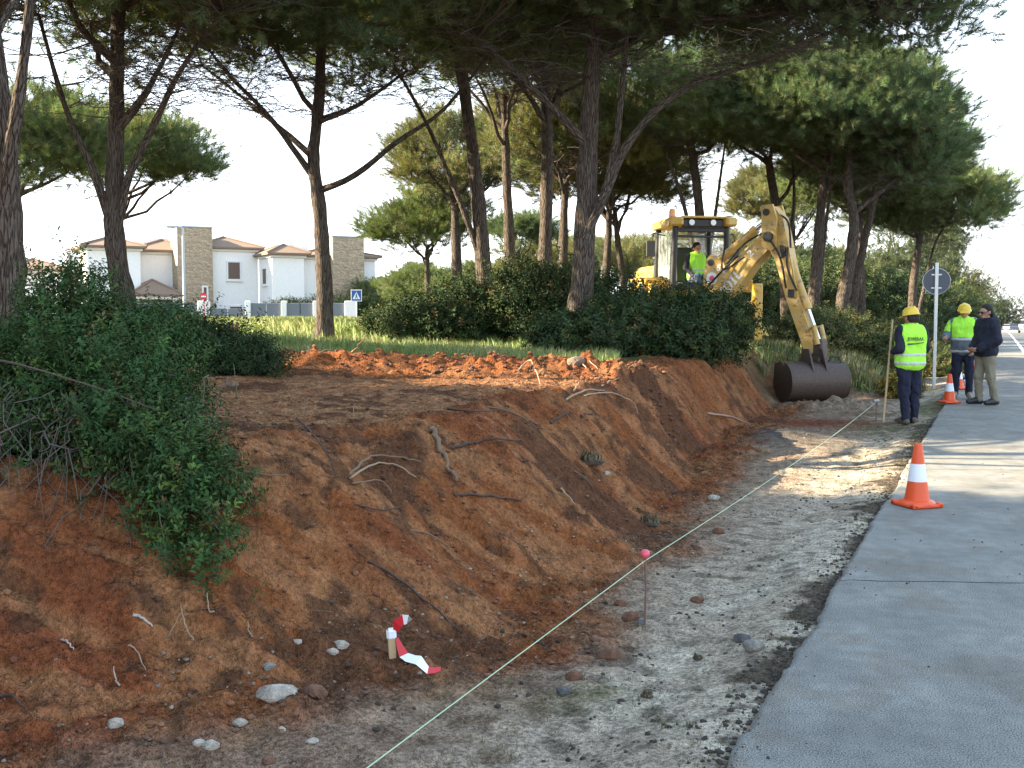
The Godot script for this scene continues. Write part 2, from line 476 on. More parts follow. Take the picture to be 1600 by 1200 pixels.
func make_ground() -> void:
	var us := axis([[-60.0, 12.0], [-8.0, 0.6], [1.5, 0.03], [2.6, 0.022], [8.5, 0.024], [13.0, 0.05], [17.0, 0.085], [24.0, 0.2], [40.0, 1.0], [100.0, 6.0], [900.0, 60.0], [901.0, 0]])
	var vs := axis([[-500.0, 60.0], [-40.0, 12.0], [-8.0, 2.0], [0.4, 0.05], [1.6, 0.026], [4.6, 0.024], [7.0, 0.06], [14.0, 0.22], [30.0, 1.2], [90.0, 8.0], [900.0, 60.0], [901.0, 0]])
	var mb := MB.new()
	var W := vs.size()
	for u in us:
		for v in vs:
			var p := xz(u, v)
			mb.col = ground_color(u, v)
			mb.vert(Vector3(p.x, height(u, v), p.y), Vector3.UP)
	for a in us.size() - 1:
		for b in W - 1:
			var k := a * W + b
			mb.i.append_array([k, k + 1, k + W, k + 1, k + W + 1, k + W])
	for a in us.size():
		for b in W:
			var k := a * W + b
			var du := mb.v[min(a + 1, us.size() - 1) * W + b] - mb.v[max(a - 1, 0) * W + b]
			var dv := mb.v[a * W + min(b + 1, W - 1)] - mb.v[a * W + max(b - 1, 0)]
			var nn := du.cross(dv).normalized()
			mb.n[k] = nn if nn.y > 0 else -nn
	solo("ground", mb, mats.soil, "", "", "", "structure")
func make_road() -> void:
	# three slabs of the worn surface with open joints between them, jagged left edge
	var joint := func(q: float, v: float) -> float: return q - 0.40 * (v - 0.8) + 0.03 * nb.get_noise_2d(v * 7.0, q) + 0.012 * nc.get_noise_2d(v * 20.0, q)
	var road := Node3D.new()
	road.name = numbered("road")
	add_child(road)
	road.set_meta("kind", "structure")
	var cuts := [-20.0, 6.52, 11.55, 480.0]
	for k in 3:
		var mb := MB.new()
		var us: PackedFloat32Array
		if k == 0: us = axis([[-20.0, 3.0], [0.0, 0.06], [6.52, 0.0]])
		elif k == 1: us = axis([[6.52, 0.06], [11.55, 0.0]])
		else: us = axis([[11.55, 0.06], [20.0, 0.3], [40.0, 2.0], [120.0, 6.0], [480.0, 0.0]])
		var vs := [0.0, 0.03, 0.09, 0.25, 0.55, 0.9, 1.3, 1.8, 3.0, 5.0, 7.4]
		var base := mb.v.size()
		for a in us.size():
			var t := (us[a] - us[0]) / (us[-1] - us[0])
			var e := edge_v(us[a])
			for b in vs.size() + 1:
				var v: float = e + 0.02 if b == 0 else e - vs[b - 1]
				var lo: float = cuts[k] if k == 0 else joint.call(cuts[k], v) + 0.007
				var hi: float = cuts[k + 1] if k == 2 else joint.call(cuts[k + 1], v) - 0.007
				var u := us[a]
				if k < 2: u += (hi - cuts[k + 1]) * smoothstep(cuts[k + 1] - 1.2, cuts[k + 1], us[a])
				if k > 0: u += (lo - cuts[k]) * smoothstep(cuts[k] + 1.2, cuts[k], us[a])
				var p := xz(u, v)
				var y := road_y(u) + 0.006 * na.get_noise_2d(u * 3.0, v * 3.0)
				if b == 0: y -= 0.10
				elif b == 1: y -= 0.012
				mb.vert(Vector3(p.x, y, p.y), Vector3.UP if b > 1 else Vector3(UZ, 0.6, -UX).normalized())
		var W: int = vs.size() + 1
		for a in us.size() - 1:
			for b in W - 1:
				var q := base + a * W + b
				mb.i.append_array([q, q + W, q + 1, q + 1, q + W, q + W + 1])
		part(road, "slab", mb, mats.road)
	# painted edge line, far along the road
	var ln := MB.new()
	var lus := axis([[25.0, 3.0], [300.0, 8.0], [301.0, 0]])
	for a in lus.size() - 1:
		var q := [xz(lus[a], -0.98), xz(lus[a], -1.13), xz(lus[a + 1], -1.13), xz(lus[a + 1], -0.98)]
		var y0 := road_y(lus[a]) + 0.012; var y1 := road_y(lus[a + 1]) + 0.012
		ln.quad(Vector3(q[0].x, y0, q[0].y), Vector3(q[3].x, y1, q[3].y), Vector3(q[2].x, y1, q[2].y), Vector3(q[1].x, y0, q[1].y))
	solo("road_edge_line", ln, mats.white_paint, "", "", "", "structure")

# ---------------------------------------------------------------- vegetation
func make_tuft(blades: int, width: float) -> Mesh:   # a shoot of needles, about 0.3 m long, growing along +y
	var mb := MB.new()
	for k in blades:
		var t := float(k) / blades
		var a := k * 2.399
		var base := Vector3(0, t * 0.16, 0)
		var sp := lerpf(1.15, 0.25, t) + rng.randf_range(-0.15, 0.15)
		var d := Vector3(cos(a) * sin(sp), cos(sp), sin(a) * sin(sp))
		var side := d.cross(Vector3(rng.randf_range(-1, 1), rng.randf_range(-1, 1), rng.randf_range(-1, 1))).normalized() * width * 0.5
		var l := rng.randf_range(0.11, 0.16)
		var nn := d.cross(side).normalized()
		var q := mb.vert(base - side, nn); mb.vert(base + side, nn); mb.vert(base + d * l, nn)
		mb.i.append_array([q, q + 1, q + 2])
	return mb.mesh(mats.needles)
func make_sprig(leaves: int, length: float, ll: float, lw: float) -> Mesh:   # a leafy twig along +y
	var mb := MB.new()
	for k in leaves:
		var t := (k + 1.0) / leaves
		var a := k * 2.6 + rng.randf_range(-0.4, 0.4)
		var o := Vector3(sin(k * 1.7) * 0.01, t * length, cos(k * 1.3) * 0.01)
		var d := Vector3(cos(a), rng.randf_range(0.2, 0.9), sin(a)).normalized()
		var s := d.cross(Vector3.UP).normalized()
		var up := s.cross(d).normalized()
		var l := ll * rng.randf_range(0.75, 1.2)
		var tip := o + d * l - up * l * 0.12
		var m1 := o + d * l * 0.5 + s * lw * 0.5 + up * lw * 0.2
		var m2 := o + d * l * 0.5 - s * lw * 0.5 + up * lw * 0.2
		mb.tri(o, m1, tip); mb.tri(o, tip, m2)
	mb.col = Color(1.6, 0.9, 0.7)
	mb.tri(Vector3(-0.0025, 0, 0), Vector3(0.0025, 0, 0), Vector3(0, length, 0))
	return mb.mesh(mats.leaves)
func make_blades(cnt: int, h: float, w: float, spread: float) -> Mesh:
	var mb := MB.new()
	for k in cnt:
		var a := rng.randf() * TAU
		var o := Vector3(cos(a), 0, sin(a)) * rng.randf() * spread
		var lean := Vector3(cos(a + rng.randf_range(-1, 1)), 0, sin(a + rng.randf_range(-1, 1))) * rng.randf_range(0.05, 0.5)
		var hh := h * rng.randf_range(0.5, 1.1)
		var s := Vector3(-sin(a), 0, cos(a)) * w * 0.5
		var m := o + lean * hh * 0.35 + Vector3(0, hh * 0.6, 0)
		var tip := o + lean * hh + Vector3(0, hh * (1.0 - lean.length() * 0.3), 0)
		var nn := Vector3(cos(a), 0.6, sin(a)).normalized()
		var q := mb.vert(o - s, nn); mb.vert(o + s, nn); mb.vert(m + s * 0.8, nn); mb.vert(m - s * 0.8, nn); mb.vert(tip, nn)
		mb.i.append_array([q, q + 1, q + 2, q, q + 2, q + 3, q + 3, q + 2, q + 4])
	return mb.mesh(mats.grass)
func bent(a: Vector3, b: Vector3, sag: float, cnt: int, wob: float) -> Array:   # a curved, slightly crooked path
	var out := []
	var d := b - a
	for k in cnt:
		var t := float(k) / (cnt - 1)
		var p := a + d * t + Vector3(0, sag * 4.0 * t * (1.0 - t), 0)
		if k > 0 and k < cnt - 1: p += Vector3(rng.randf_range(-1, 1), rng.randf_range(-1, 1), rng.randf_range(-1, 1)) * wob * d.length()
		out.append(p)
	return out
func taper(cnt: int, r0: float, r1: float) -> Array:
	var o := []
	for k in cnt: o.append(lerpf(r0, r1, float(k) / (cnt - 1)))
	return o
func smooth_path(pts: Array, per := 4) -> Array:   # Catmull-Rom through the given points
	var o := []
	for k in pts.size() - 1:
		var p0: Vector3 = pts[max(k - 1, 0)]; var p1: Vector3 = pts[k]; var p2: Vector3 = pts[k + 1]; var p3: Vector3 = pts[min(k + 2, pts.size() - 1)]
		for j in per: o.append(p1.cubic_interpolate(p2, p0, p3, float(j) / per))
	o.append(pts[-1])
	return o
# trunk: points from the base up; limbs: explicit limb paths (arrays of points); crowns: [centre, radii]
func pine(label: String, group: String, trunk: Array, r0: float, limbs: Array, crowns: Array, tufts: int, tscale: float, tint: Color, extra_limbs := 5, dead := 40) -> void:
	tscale = 1.0 + (tscale - 1.0) * 0.6
	tufts = int(tufts * (0.66 if tscale < 1.19 else 1.0))
	var b0: Vector3 = trunk[0]
	var base := Vector3(b0.x, gy(b0.x, b0.z, false) - 0.05, b0.z)
	var t := thing("pine_tree", label, "tree", base, 0.0, group)
	var tp := [Vector3.ZERO]
	for k in range(1, trunk.size()): tp.append(trunk[k] - base)
	tp = smooth_path(tp, 5)
	var rad := []
	var ph := rng.randf() * 50.0
	for k in tp.size():
		var s := float(k) / (tp.size() - 1)
		var h: float = tp[k].y
		rad.append(r0 * (lerpf(1.0, 0.5, s) + 0.35 * exp(-h * 2.6) + 0.09 * nb.get_noise_2d(h * 2.2, ph)))
	var mb := MB.new()
	mb.tube(tp, rad, 16, true, 0.34, 3.0)
	for k in mb.v.size():
		var p := mb.v[k]
		mb.v[k] = p + mb.n[k] * r0 * 0.22 * nc.get_noise_3d(p.x * 4.0 + ph, p.y * 1.2, p.z * 4.0)
	part(t, "trunk", mb, mats.bark)
	var joints := []       # [point, radius] where twigs may start
	for k in range(int(tp.size() * 0.7), tp.size()): joints.append([tp[k], rad[k]])
	var ends := []
	for lm in limbs:
		var pth := []
		for q in lm: pth.append(q - base)
		pth = smooth_path(pth, 4)
		ends.append([pth, r0 * 0.42])
	var top: Vector3 = tp[-1]
	for k in extra_limbs:
		var c: Array = crowns[k % crowns.size()]
		var a := TAU * (k + rng.randf_range(-0.2, 0.2)) / extra_limbs
		var rr: Vector3 = c[1]
		var tgt: Vector3 = c[0] - base + Vector3(cos(a) * rr.x * 0.62, rr.y * rng.randf_range(-0.1, 0.45), sin(a) * rr.z * 0.62)
		var st: Vector3 = tp[int(lerpf(tp.size() * 0.72, tp.size() - 1, rng.randf()))]
		ends.append([bent(st, tgt, -(tgt - st).length() * 0.06, 7, 0.035), r0 * 0.34])
	for e in ends:
		var pth: Array = e[0]
		var m2 := MB.new()
		m2.tube(pth, taper(pth.size(), e[1], e[1] * 0.28), 9, true, 0.4, 1.0)
		for k in m2.v.size():
			var p := m2.v[k]
			m2.v[k] = p + m2.n[k] * e[1] * 0.2 * nc.get_noise_3d(p.x * 5.0 + ph, p.y * 5.0, p.z * 5.0)
		part(t, "limb", m2, mats.bark)
		for k in range(2, pth.size()): joints.append([pth[k], e[1] * 0.5])
	# clumps over the umbrella of each crown
	var tw := MB.new()
	var xs := []; var cols := []
	var vol := 0.0
	for c in crowns: vol += c[1].x * c[1].z
	for c in crowns:
		var rr: Vector3 = c[1]
		var mine := int(tufts * rr.x * rr.z / vol)
		var per := 46
		var ncl: int = max(8, mine / per)
		for q in ncl:
			var a := rng.randf() * TAU
			var h := rng.randf_range(-0.62, 1.0)
			var rim := sqrt(maxf(0.0, 1.0 - h * h))
			var rf := rng.randf_range(0.72, 1.0) if rng.randf() < 0.75 else rng.randf_range(0.35, 0.75)
			rf *= 1.0 + 0.22 * na.get_noise_2d(a * 12.0 + ph * 9.0, h * 20.0)
			var ce: Vector3 = c[0] - base + Vector3(cos(a) * rim * rr.x, h * rr.y, sin(a) * rim * rr.z) * rf
			var best := 1e9; var bj = joints[0]
			for j in joints:
				var dd: float = j[0].distance_squared_to(ce) + (0.4 if j[0].y > ce.y else 0.0)
				if dd < best: best = dd; bj = j
			var pth := bent(bj[0], ce, -0.08 * sqrt(best), 5, 0.05)
			tw.tube(pth, taper(5, minf(bj[1] * 0.5, 0.03), 0.007), 4, false)
			for s2 in 2:
				var e2 := ce + Vector3(rng.randf_range(-1, 1), rng.randf_range(-0.2, 0.6), rng.randf_range(-1, 1)) * 0.5
				tw.tube(bent(pth[3], e2, 0.0, 3, 0.08), taper(3, 0.012, 0.004), 3, false)
			var cr := rng.randf_range(0.40, 0.72) * (0.75 + 0.25 * tscale)
			var ct := rng.randf_range(0.75, 1.25)
			for w in per:
				var o := Vector3(rng.randfn(), rng.randfn() * 0.55, rng.randfn()) * cr * 0.55
				var dir: Vector3 = (o * 1.2 + Vector3(0, 0.45, 0) + (ce + base - c[0]) * 0.12 + Vector3(rng.randf_range(-1, 1), rng.randf_range(-0.6, 1), rng.randf_range(-1, 1)) * 0.45).normalized()
				var sx: Vector3 = dir.cross(Vector3(rng.randf_range(-1, 1), 0.1, rng.randf_range(-1, 1))).normalized()
				var bs := Basis(sx, dir, sx.cross(dir)) * Basis().scaled(Vector3.ONE * rng.randf_range(0.75, 1.25) * tscale)
				xs.append(Transform3D(bs, ce + o))
				var g := ct * rng.randf_range(0.75, 1.25)
				cols.append(Color(tint.r * g * rng.randf_range(0.9, 1.25), tint.g * g, tint.b * g))
	# fine bare twigs under the crown
	var low: Array = []
	for j in joints:
		for c in crowns:
			if j[0].y + base.y > c[0].y - c[1].y * 1.25: low.append(j); break
	if low.is_empty(): low = joints
	for k in dead * 2:
		var j = low[rng.randi() % low.size()]
		var a := rng.randf() * TAU
		var e: Vector3 = j[0] + Vector3(cos(a), rng.randf_range(-0.22, 0.3), sin(a)) * rng.randf_range(0.7, 1.9)
		var pth := bent(j[0], e, 0.1, 6, 0.05)
		tw.tube(pth, taper(6, 0.010, 0.003), 3, false)
		for s2 in 8:
			var st: Vector3 = pth[1 + s2 % 5]
			tw.tube(bent(st, st + Vector3(rng.randf_range(-1, 1), rng.randf_range(-0.45, 0.45), rng.randf_range(-1, 1)) * 0.5, 0.03, 3, 0.08), taper(3, 0.006, 0.0025), 3, false)
	part(t, "twigs", tw, mats.twig, "stuff")
	scatter(t, "crown", tuft_mesh if tscale < 1.3 else tuft_far, xs, cols)
# a pine given by its place, height of the fork and crown only
func simple_pine(label: String, group: String, x: float, z: float, r0: float, fork: float, lean: Vector2, crowns: Array, tufts: int, tscale: float, tint: Color, dead := 20) -> void:
	var g := gy(x, z, false)
	var tr := [Vector3(x, g, z), Vector3(x + lean.x * 0.3 + rng.randf_range(-0.05, 0.05), g + (fork - g) * 0.4, z + lean.y * 0.3), Vector3(x + lean.x * 0.75, g + (fork - g) * 0.8, z + lean.y * 0.75), Vector3(x + lean.x * 1.1, fork + 0.6, z + lean.y * 1.1)]
	pine(label, group, tr, r0, [], crowns, tufts, tscale, tint, 6, dead)
func bush(called: String, label: String, category: String, group: String, at: Vector2, lobes: Array, cnt: int, mesh: Mesh, sc: float, tint: Color, flower := Color(0, 0, 0, 0), stems := 9) -> Node3D:
	var base := Vector3(at.x, gy(at.x, at.y, false) - 0.03, at.y)
	var t := thing(called, label, category, base, 0.0, group)
	var st := MB.new()
	var xs := []; var cols := []
	var vol := 0.0
	for l in lobes: vol += pow(l[1].x * l[1].y * l[1].z, 0.667)
	for l in lobes:
		var ce: Vector3 = l[0]; var rr: Vector3 = l[1]
		var c0 := ce - base
		for k in stems if rr.x > 0.28 else 0:
			var tip := c0 + Vector3(rng.randf_range(-0.8, 0.8) * rr.x, rng.randf_range(-0.2, 0.8) * rr.y, rng.randf_range(-0.8, 0.8) * rr.z)
			var from := Vector3(rng.randf_range(-0.12, 0.12), 0.0, rng.randf_range(-0.12, 0.12))
			var low := c0 + Vector3(rng.randf_range(-0.5, 0.5) * rr.x, 0, rng.randf_range(-0.5, 0.5) * rr.z)
			if lobes.size() > 1: from = Vector3(low.x * 0.6, gy(base.x + low.x * 0.6, base.z + low.z * 0.6, false) - base.y - 0.02, low.z * 0.6)
			st.tube(bent(from, tip, 0.08, 6, 0.06), taper(6, 0.016, 0.004), 5, false)
		var mine := int(cnt * pow(rr.x * rr.y * rr.z, 0.667) / vol)
		var ph := rng.randf() * 100.0
		for k in mine:
			var d := Vector3(rng.randfn(), rng.randfn(), rng.randfn()).normalized()
			var nz := nb.get_noise_3d(d.x * 5.0 + ph, d.y * 5.0, d.z * 5.0)
			var f := rng.randf_range(0.72, 1.0) if rng.randf() < 0.7 else rng.randf_range(0.3, 0.8)
			f *= 1.0 + 0.5 * nz + 0.45 * nb.get_noise_3d(d.x * 1.8 + ph, d.y * 1.8 + 9.0, d.z * 1.8) + (0.75 * rng.randf() if rng.randf() < 0.08 and d.y > 0 else 0.0)
			var p := c0 + Vector3(d.x * rr.x, d.y * rr.y, d.z * rr.z) * f
			if p.y + base.y < gy(base.x + p.x, base.z + p.z, false) + 0.02: continue
			var dir := (d + Vector3(0, 0.5, 0) + Vector3(rng.randf_range(-1, 1), rng.randf_range(-1, 1), rng.randf_range(-1, 1)) * 0.8).normalized()
			var sx: Vector3 = dir.cross(Vector3(rng.randf_range(-1, 1), 0.1, rng.randf_range(-1, 1))).normalized()
			xs.append(Transform3D(Basis(sx, dir, sx.cross(dir)) * Basis().scaled(Vector3.ONE * sc * rng.randf_range(0.7, 1.3)), p))
			var g := rng.randf_range(0.7, 1.3) * (1.0 + 0.5 * nz)
			var c := Color(tint.r * g * rng.randf_range(0.8, 1.3), tint.g * g, tint.b * g)
			if sc < 1.4 and rng.randf() < 0.03: c = Color(0.16, 0.12, 0.055) * rng.randf_range(0.6, 1.2)
			elif rng.randf() < 0.12: c = Color(c.r * 1.7, c.g * 1.5, c.b * 1.1)
			if flower.a > 0 and rng.randf() < flower.a and d.y > -0.2: c = flower
			cols.append(c)
	part(t, "branches", st, mats.twig, "stuff")
	scatter(t, "foliage", mesh, xs, cols)
	return t
func V(x: float, y: float, z: float) -> Vector3: return Vector3(x, y, z)
func make_trees() -> void:
	tuft_mesh = make_tuft(46, 0.0085)
	tuft_far = make_tuft(36, 0.0100)
	var dark := Color(0.118, 0.168, 0.088)
	var mid := Color(0.140, 0.185, 0.085)
	var pale := Color(0.175, 0.19, 0.095)
	var near := "umbrella pines along the cleared bank"
	var back := "pines of the wood behind"
	pine("thick forked pine trunk cut by the left edge of the picture", near, [V(-5.78, 0, -12), V(-5.76, 1.6, -12), V(-5.72, 3.0, -12), V(-5.85, 4.6, -12), V(-6.05, 6.4, -12)], 0.24,
		[[V(-5.72, 2.6, -11.95), V(-5.5, 3.6, -11.8), V(-5.28, 4.6, -11.7), V(-5.0, 6.3, -11.5)], [V(-5.85, 4.5, -12), V(-5.4, 4.9, -11.4), V(-4.2, 5.6, -10.8)]],
		[[V(-7.0, 7.6, -15.1), V(3.4, 1.5, 1.4)]], 7000, 1.1, dark, 4, 50)
	pine("knobbly pine with spreading forks in front of the stone tower house", near, [V(-6.25, 0, -17), V(-6.2, 1.6, -17), V(-6.36, 2.7, -17), V(-6.33, 3.7, -17), V(-6.3, 5.2, -17.1), V(-6.25, 7.0, -17.2)], 0.195,
		[[V(-6.3, 3.0, -17), V(-6.1, 3.7, -16.9), V(-5.6, 4.6, -16.8), V(-5.1, 5.4, -16.6), V(-4.4, 6.2, -16.4)], [V(-6.4, 3.0, -17), V(-6.65, 3.9, -16.9), V(-7.0, 4.8, -16.8), V(-7.3, 6.2, -16.6)], [V(-6.3, 4.5, -17), V(-5.8, 5.1, -17), V(-5.3, 6.2, -17.2)]],
		[[V(-6.0, 7.2, -17.4), V(3.8, 2.0, 3.3)]], 13000, 1.2, dark, 3, 90)
	pine("slim straight pine standing alone in the sunny grass with Y shaped limbs", near, [V(-3.56, 0, -20), V(-3.55, 2.2, -20), V(-3.62, 3.6, -20), V(-3.72, 4.5, -20), V(-3.62, 5.6, -20.1), V(-3.55, 7.4, -20.2)], 0.165,
		[[V(-3.66, 4.05, -20), V(-4.1, 4.7, -19.9), V(-4.55, 5.3, -19.8), V(-5.3, 6.1, -19.6), V(-5.9, 7.0, -19.5)], [V(-3.7, 4.5, -20), V(-4.2, 4.95, -20.2), V(-5.0, 5.6, -20.5), V(-6.0, 6.4, -20.8)],
		[V(-3.62, 3.9, -20), V(-2.9, 4.15, -19.7), V(-2.1, 4.7, -19.4), V(-1.2, 5.25, -19.1), V(-0.3, 6.3, -18.9)], [V(-3.6, 5.2, -20), V(-2.9, 5.5, -20.1), V(-2.0, 6.2, -20.4)]],
		[[V(-3.2, 7.4, -20), V(4.3, 1.7, 3.8)]], 14000, 1.15, mid, 3, 130)
	pine("leaning pine rising out of the dark bushes with a long side stem", near, [V(-0.45, 0, -23), V(-0.6, 2.3, -23), V(-0.72, 3.8, -23), V(-0.86, 5.2, -23), V(-1.15, 7.2, -23), V(-1.3, 8.2, -23)], 0.19,
		[[V(-0.6, 2.5, -23), V(-1.0, 3.7, -22.9), V(-1.5, 4.9, -22.8), V(-1.95, 5.9, -22.6), V(-2.6, 7.0, -22.3)]],
		[[V(-1.1, 8.1, -23), V(3.9, 1.9, 3.6)]], 10000, 1.3, mid, 4, 110)
	simple_pine("dark slim trunk close behind the leaning pine", near, 0.0, -27.5, 0.16, 6.6, Vector2(-0.2, 0), [[V(-0.2, 8.6, -27.5), V(2.6, 1.2, 2.6)]], 2600, 1.4, mid, 40)
	pine("straight dark pine between the leaning pine and the big forked pine", near, [V(0.74, 0, -24), V(0.74, 2.5, -24), V(0.78, 4.4, -24), V(0.78, 6.0, -24), V(0.7, 7.6, -24)], 0.185,
		[[V(0.78, 5.8, -24), V(0.3, 6.5, -23.7), V(-0.6, 7.4, -23.4)], [V(0.78, 5.9, -24), V(1.2, 7.0, -24), V(1.5, 8.2, -24)]],
		[[V(0.9, 8.4, -24), V(3.3, 1.8, 3.3)]], 8500, 1.3, dark, 3, 60)
	pine("biggest forked pine beside the digger with a heavy limb reaching right", near, [V(1.12, 0, -18.5), V(1.2, 1.8, -18.5), V(1.28, 3.3, -18.5), V(1.33, 4.6, -18.5), V(1.4, 6.2, -18.4), V(1.5, 7.4, -18.3)], 0.225,
		[[V(1.25, 2.9, -18.4), V(1.62, 3.7, -18.3), V(2.05, 4.6, -18.1), V(2.9, 5.35, -17.8), V(4.2, 5.75, -17.5), V(5.8, 6.4, -17.2)], [V(1.3, 4.5, -18.5), V(0.7, 5.1, -18.3), V(-0.1, 5.8, -18.1), V(-0.9, 6.5, -18.0)], [V(1.62, 3.7, -18.3), V(1.8, 4.7, -18.2), V(1.95, 6.6, -18.0)]],
		[[V(1.7, 7.6, -18.3), V(4.0, 1.8, 3.6)], [V(4.5, 7.2, -17.4), V(3.0, 1.5, 2.8)], [V(6.1, 6.6, -17.8), V(1.2, 0.8, 1.6)]], 22000, 1.15, dark, 5, 170)
	pine("three stemmed pine standing right behind the yellow cab", near, [V(5.7, 0, -32), V(5.75, 3.0, -32), V(5.6, 5.0, -32), V(5.3, 7.0, -32)], 0.2,
		[[V(5.75, 2.4, -32), V(6.1, 4.6, -31.9), V(6.4, 7.2, -31.8)], [V(5.7, 2.0, -32), V(5.2, 4.6, -31.8), V(4.4, 6.6, -31.6), V(3.4, 7.4, -31.4)]],
		[[V(5.4, 7.7, -32), V(4.4, 1.8, 4.0)]], 9000, 1.5, dark, 4, 70)
	pine("leaning pair of pine stems behind the digger arm", near, [V(8.75, 0, -31), V(8.85, 2.2, -31), V(9.0, 4.6, -31), V(9.25, 7.0, -31)], 0.2,
		[[V(8.9, 0.9, -31.2), V(9.1, 2.6, -31.3), V(9.35, 5.0, -31.4), V(9.6, 7.2, -31.4)]],
		[[V(8.6, 7.5, -30.5), V(3.3, 1.5, 3.4)]], 9500, 1.45, dark, 5, 70)
	pine("pale barked pine with a broken white limb above the arm joint", near, [V(8.9, 0, -34), V(8.75, 2.6, -34), V(8.5, 4.6, -34), V(8.15, 6.6, -34)], 0.21,
		[[V(8.55, 4.4, -34), V(8.1, 4.75, -33.6), V(7.5, 4.7, -33.2)], [V(8.75, 3.0, -34), V(9.0, 5.0, -34), V(8.9, 7.0, -34)]],
		[[V(8.0, 8.0, -34), V(3.4, 1.6, 3.2)]], 6000, 1.5, pale, 4, 80)
	pine("dark wavy pine trunk right of the digger arm", near, [V(9.3, 0, -30), V(9.35, 1.8, -30), V(9.55, 3.0, -30), V(9.65, 4.2, -30), V(9.45, 5.3, -30), V(9.6, 6.6, -30)], 0.2,
		[[V(9.6, 4.4, -30), V(10.2, 4.9, -29.9), V(10.8, 5.4, -30.0), V(11.3, 5.8, -30.2)]],
		[[V(9.4, 6.9, -29.5), V(2.3, 1.1, 2.5)], [V(10.9, 5.9, -30.5), V(1.4, 0.65, 1.6)]], 6000, 1.4, dark, 4, 60)
	simple_pine("slender pale pine right of the wavy dark trunk", near, 13.2, -40, 0.16, 5.0, Vector2(-0.1, 0), [[V(13.0, 6.4, -40), V(2.6, 1.2, 2.6)]], 3200, 1.6, mid, 40)
	pine("twin stemmed round crowned pine nearest the road sign", near, [V(16.0, 0, -42), V(15.9, 2.4, -42), V(16.05, 4.0, -42), V(16.2, 5.4, -42)], 0.2,
		[[V(16.1, 1.0, -42.2), V(16.5, 2.8, -42.3), V(16.9, 4.4, -42.4), V(17.6, 5.6, -42.4)]],
		[[V(16.9, 6.0, -42), V(2.7, 1.7, 2.7)], [V(15.0, 5.6, -42.5), V(1.4, 1.0, 1.6)]], 6500, 1.5, mid, 4, 50)
	simple_pine("pine crown reaching out below the highest foliage over the road", near, 11.5, -36, 0.17, 5.8, Vector2(0.8, 0), [[V(12.2, 6.9, -36), V(3.0, 1.2, 3.0)]], 5500, 1.5, dark, 40)
	simple_pine("umbrella pine behind the knobbly forked trunk", back, -14.25, -38, 0.2, 5.4, Vector2(0.1, 0), [[V(-12.9, 7.3, -38), V(2.4, 1.1, 2.4)], [V(-11.8, 6.8, -38), V(1.1, 0.55, 1.2)]], 4400, 1.5, mid, 25)
	simple_pine("olive green pine mass beyond the leftmost trunk", back, -15.75, -33, 0.22, 5.0, Vector2(0.2, 0), [[V(-14.6, 6.7, -33), V(2.5, 1.8, 2.2)]], 5000, 1.6, mid, 20)
	simple_pine("round headed pine right of the stone tower with its own limbs", back, -3.6, -45, 0.16, 3.9, Vector2(0.0, 0), [[V(-4.0, 5.2, -45), V(2.2, 1.0, 2.0)], [V(-3.1, 6.2, -45.6), V(1.7, 1.0, 1.7)]], 3800, 1.7, mid, 20)
	simple_pine("tall sunlit pine behind the round headed one", back, -2.05, -40, 0.25, 5.6, Vector2(-0.1, 0), [[V(-1.7, 7.3, -40), V(3.0, 1.6, 3.0)]], 3800, 1.6, pale, 50)
	simple_pine("small dark umbrella pine seen in the gap of bright sky", back, -0.25, -60, 0.16, 4.6, Vector2(0.6, 0), [[V(0.3, 6.3, -60), V(2.1, 0.9, 2.0)]], 2000, 2.0, dark, 10)
	simple_pine("pale trunked pine just right of the straight dark pine", back, 1.5, -33, 0.19, 5.4, Vector2(0.15, 0), [[V(1.8, 7.2, -33), V(2.8, 1.3, 2.8)]], 2800, 1.6, pale, 70)
	simple_pine("sunlit thin pine left of the cab", back, 4.1, -38, 0.16, 4.8, Vector2(-0.4, 0), [[V(3.6, 6.5, -38), V(2.8, 1.4, 2.6)]], 3600, 1.6, pale, 50)
	simple_pine("pine trunk seen between the big forked pine and the cab", back, 3.2, -36, 0.17, 5.2, Vector2(0.1, 0), [[V(3.0, 7.2, -36.5), V(2.6, 1.2, 2.6)]], 2600, 1.6, mid, 30)
	simple_pine("far pine with pale trunk right of the wavy one", back, 12.6, -48, 0.18, 5.0, Vector2(0.1, 0), [[V(12.4, 6.8, -48), V(3.0, 1.4, 2.8)]], 2600, 1.8, pale, 20)
	# background crowns that close the view between the trunks
	var far := [[-6.5, -78, 3.6, 3.4, 1.6, mid, "low green pine just right of the stone tower"], [-2.0, -74, 3.4, 3.4, 1.7, mid, "low green pine beside the crossing sign"], [2.5, -70, 5.0, 3.4, 1.7, pale, "distant pine behind the pale trunk"], [8.5, -62, 4.6, 3.4, 1.8, pale, "distant pine left of the digger boom"],
		[13.5, -66, 4.8, 3.6, 1.9, pale, "distant pine above the arm joint"], [19.0, -72, 4.4, 3.6, 1.8, mid, "distant pine behind the wavy trunk"], [6.0, -84, 5.5, 4.0, 2.0, mid, "distant pine seen through the cab window"], [24.0, -78, 4.4, 3.6, 1.9, pale, "distant pine left of the twin stemmed one"],
		[14.0, -52, 2.4, 2.3, 1.1, mid, "low domed green pine between the right hand trunks"], [-10.5, -88, 3.2, 3.2, 1.2, mid, "low green pine directly behind the second stone tower"]]
	for f in far:
		simple_pine(f[6], back, f[0], f[1], 0.2, f[2] - 0.8, Vector2(rng.randf_range(-0.3, 0.3), 0), [[V(f[0], f[2], f[1]), V(f[3], f[4], f[3])], [V(f[0] + rng.randf_range(-2, 2), f[2] - 0.8, f[1] + 1.0), V(f[3] * 0.6, f[4] * 0.6, f[3] * 0.6)]], 4600, 1.7, f[5], 12)
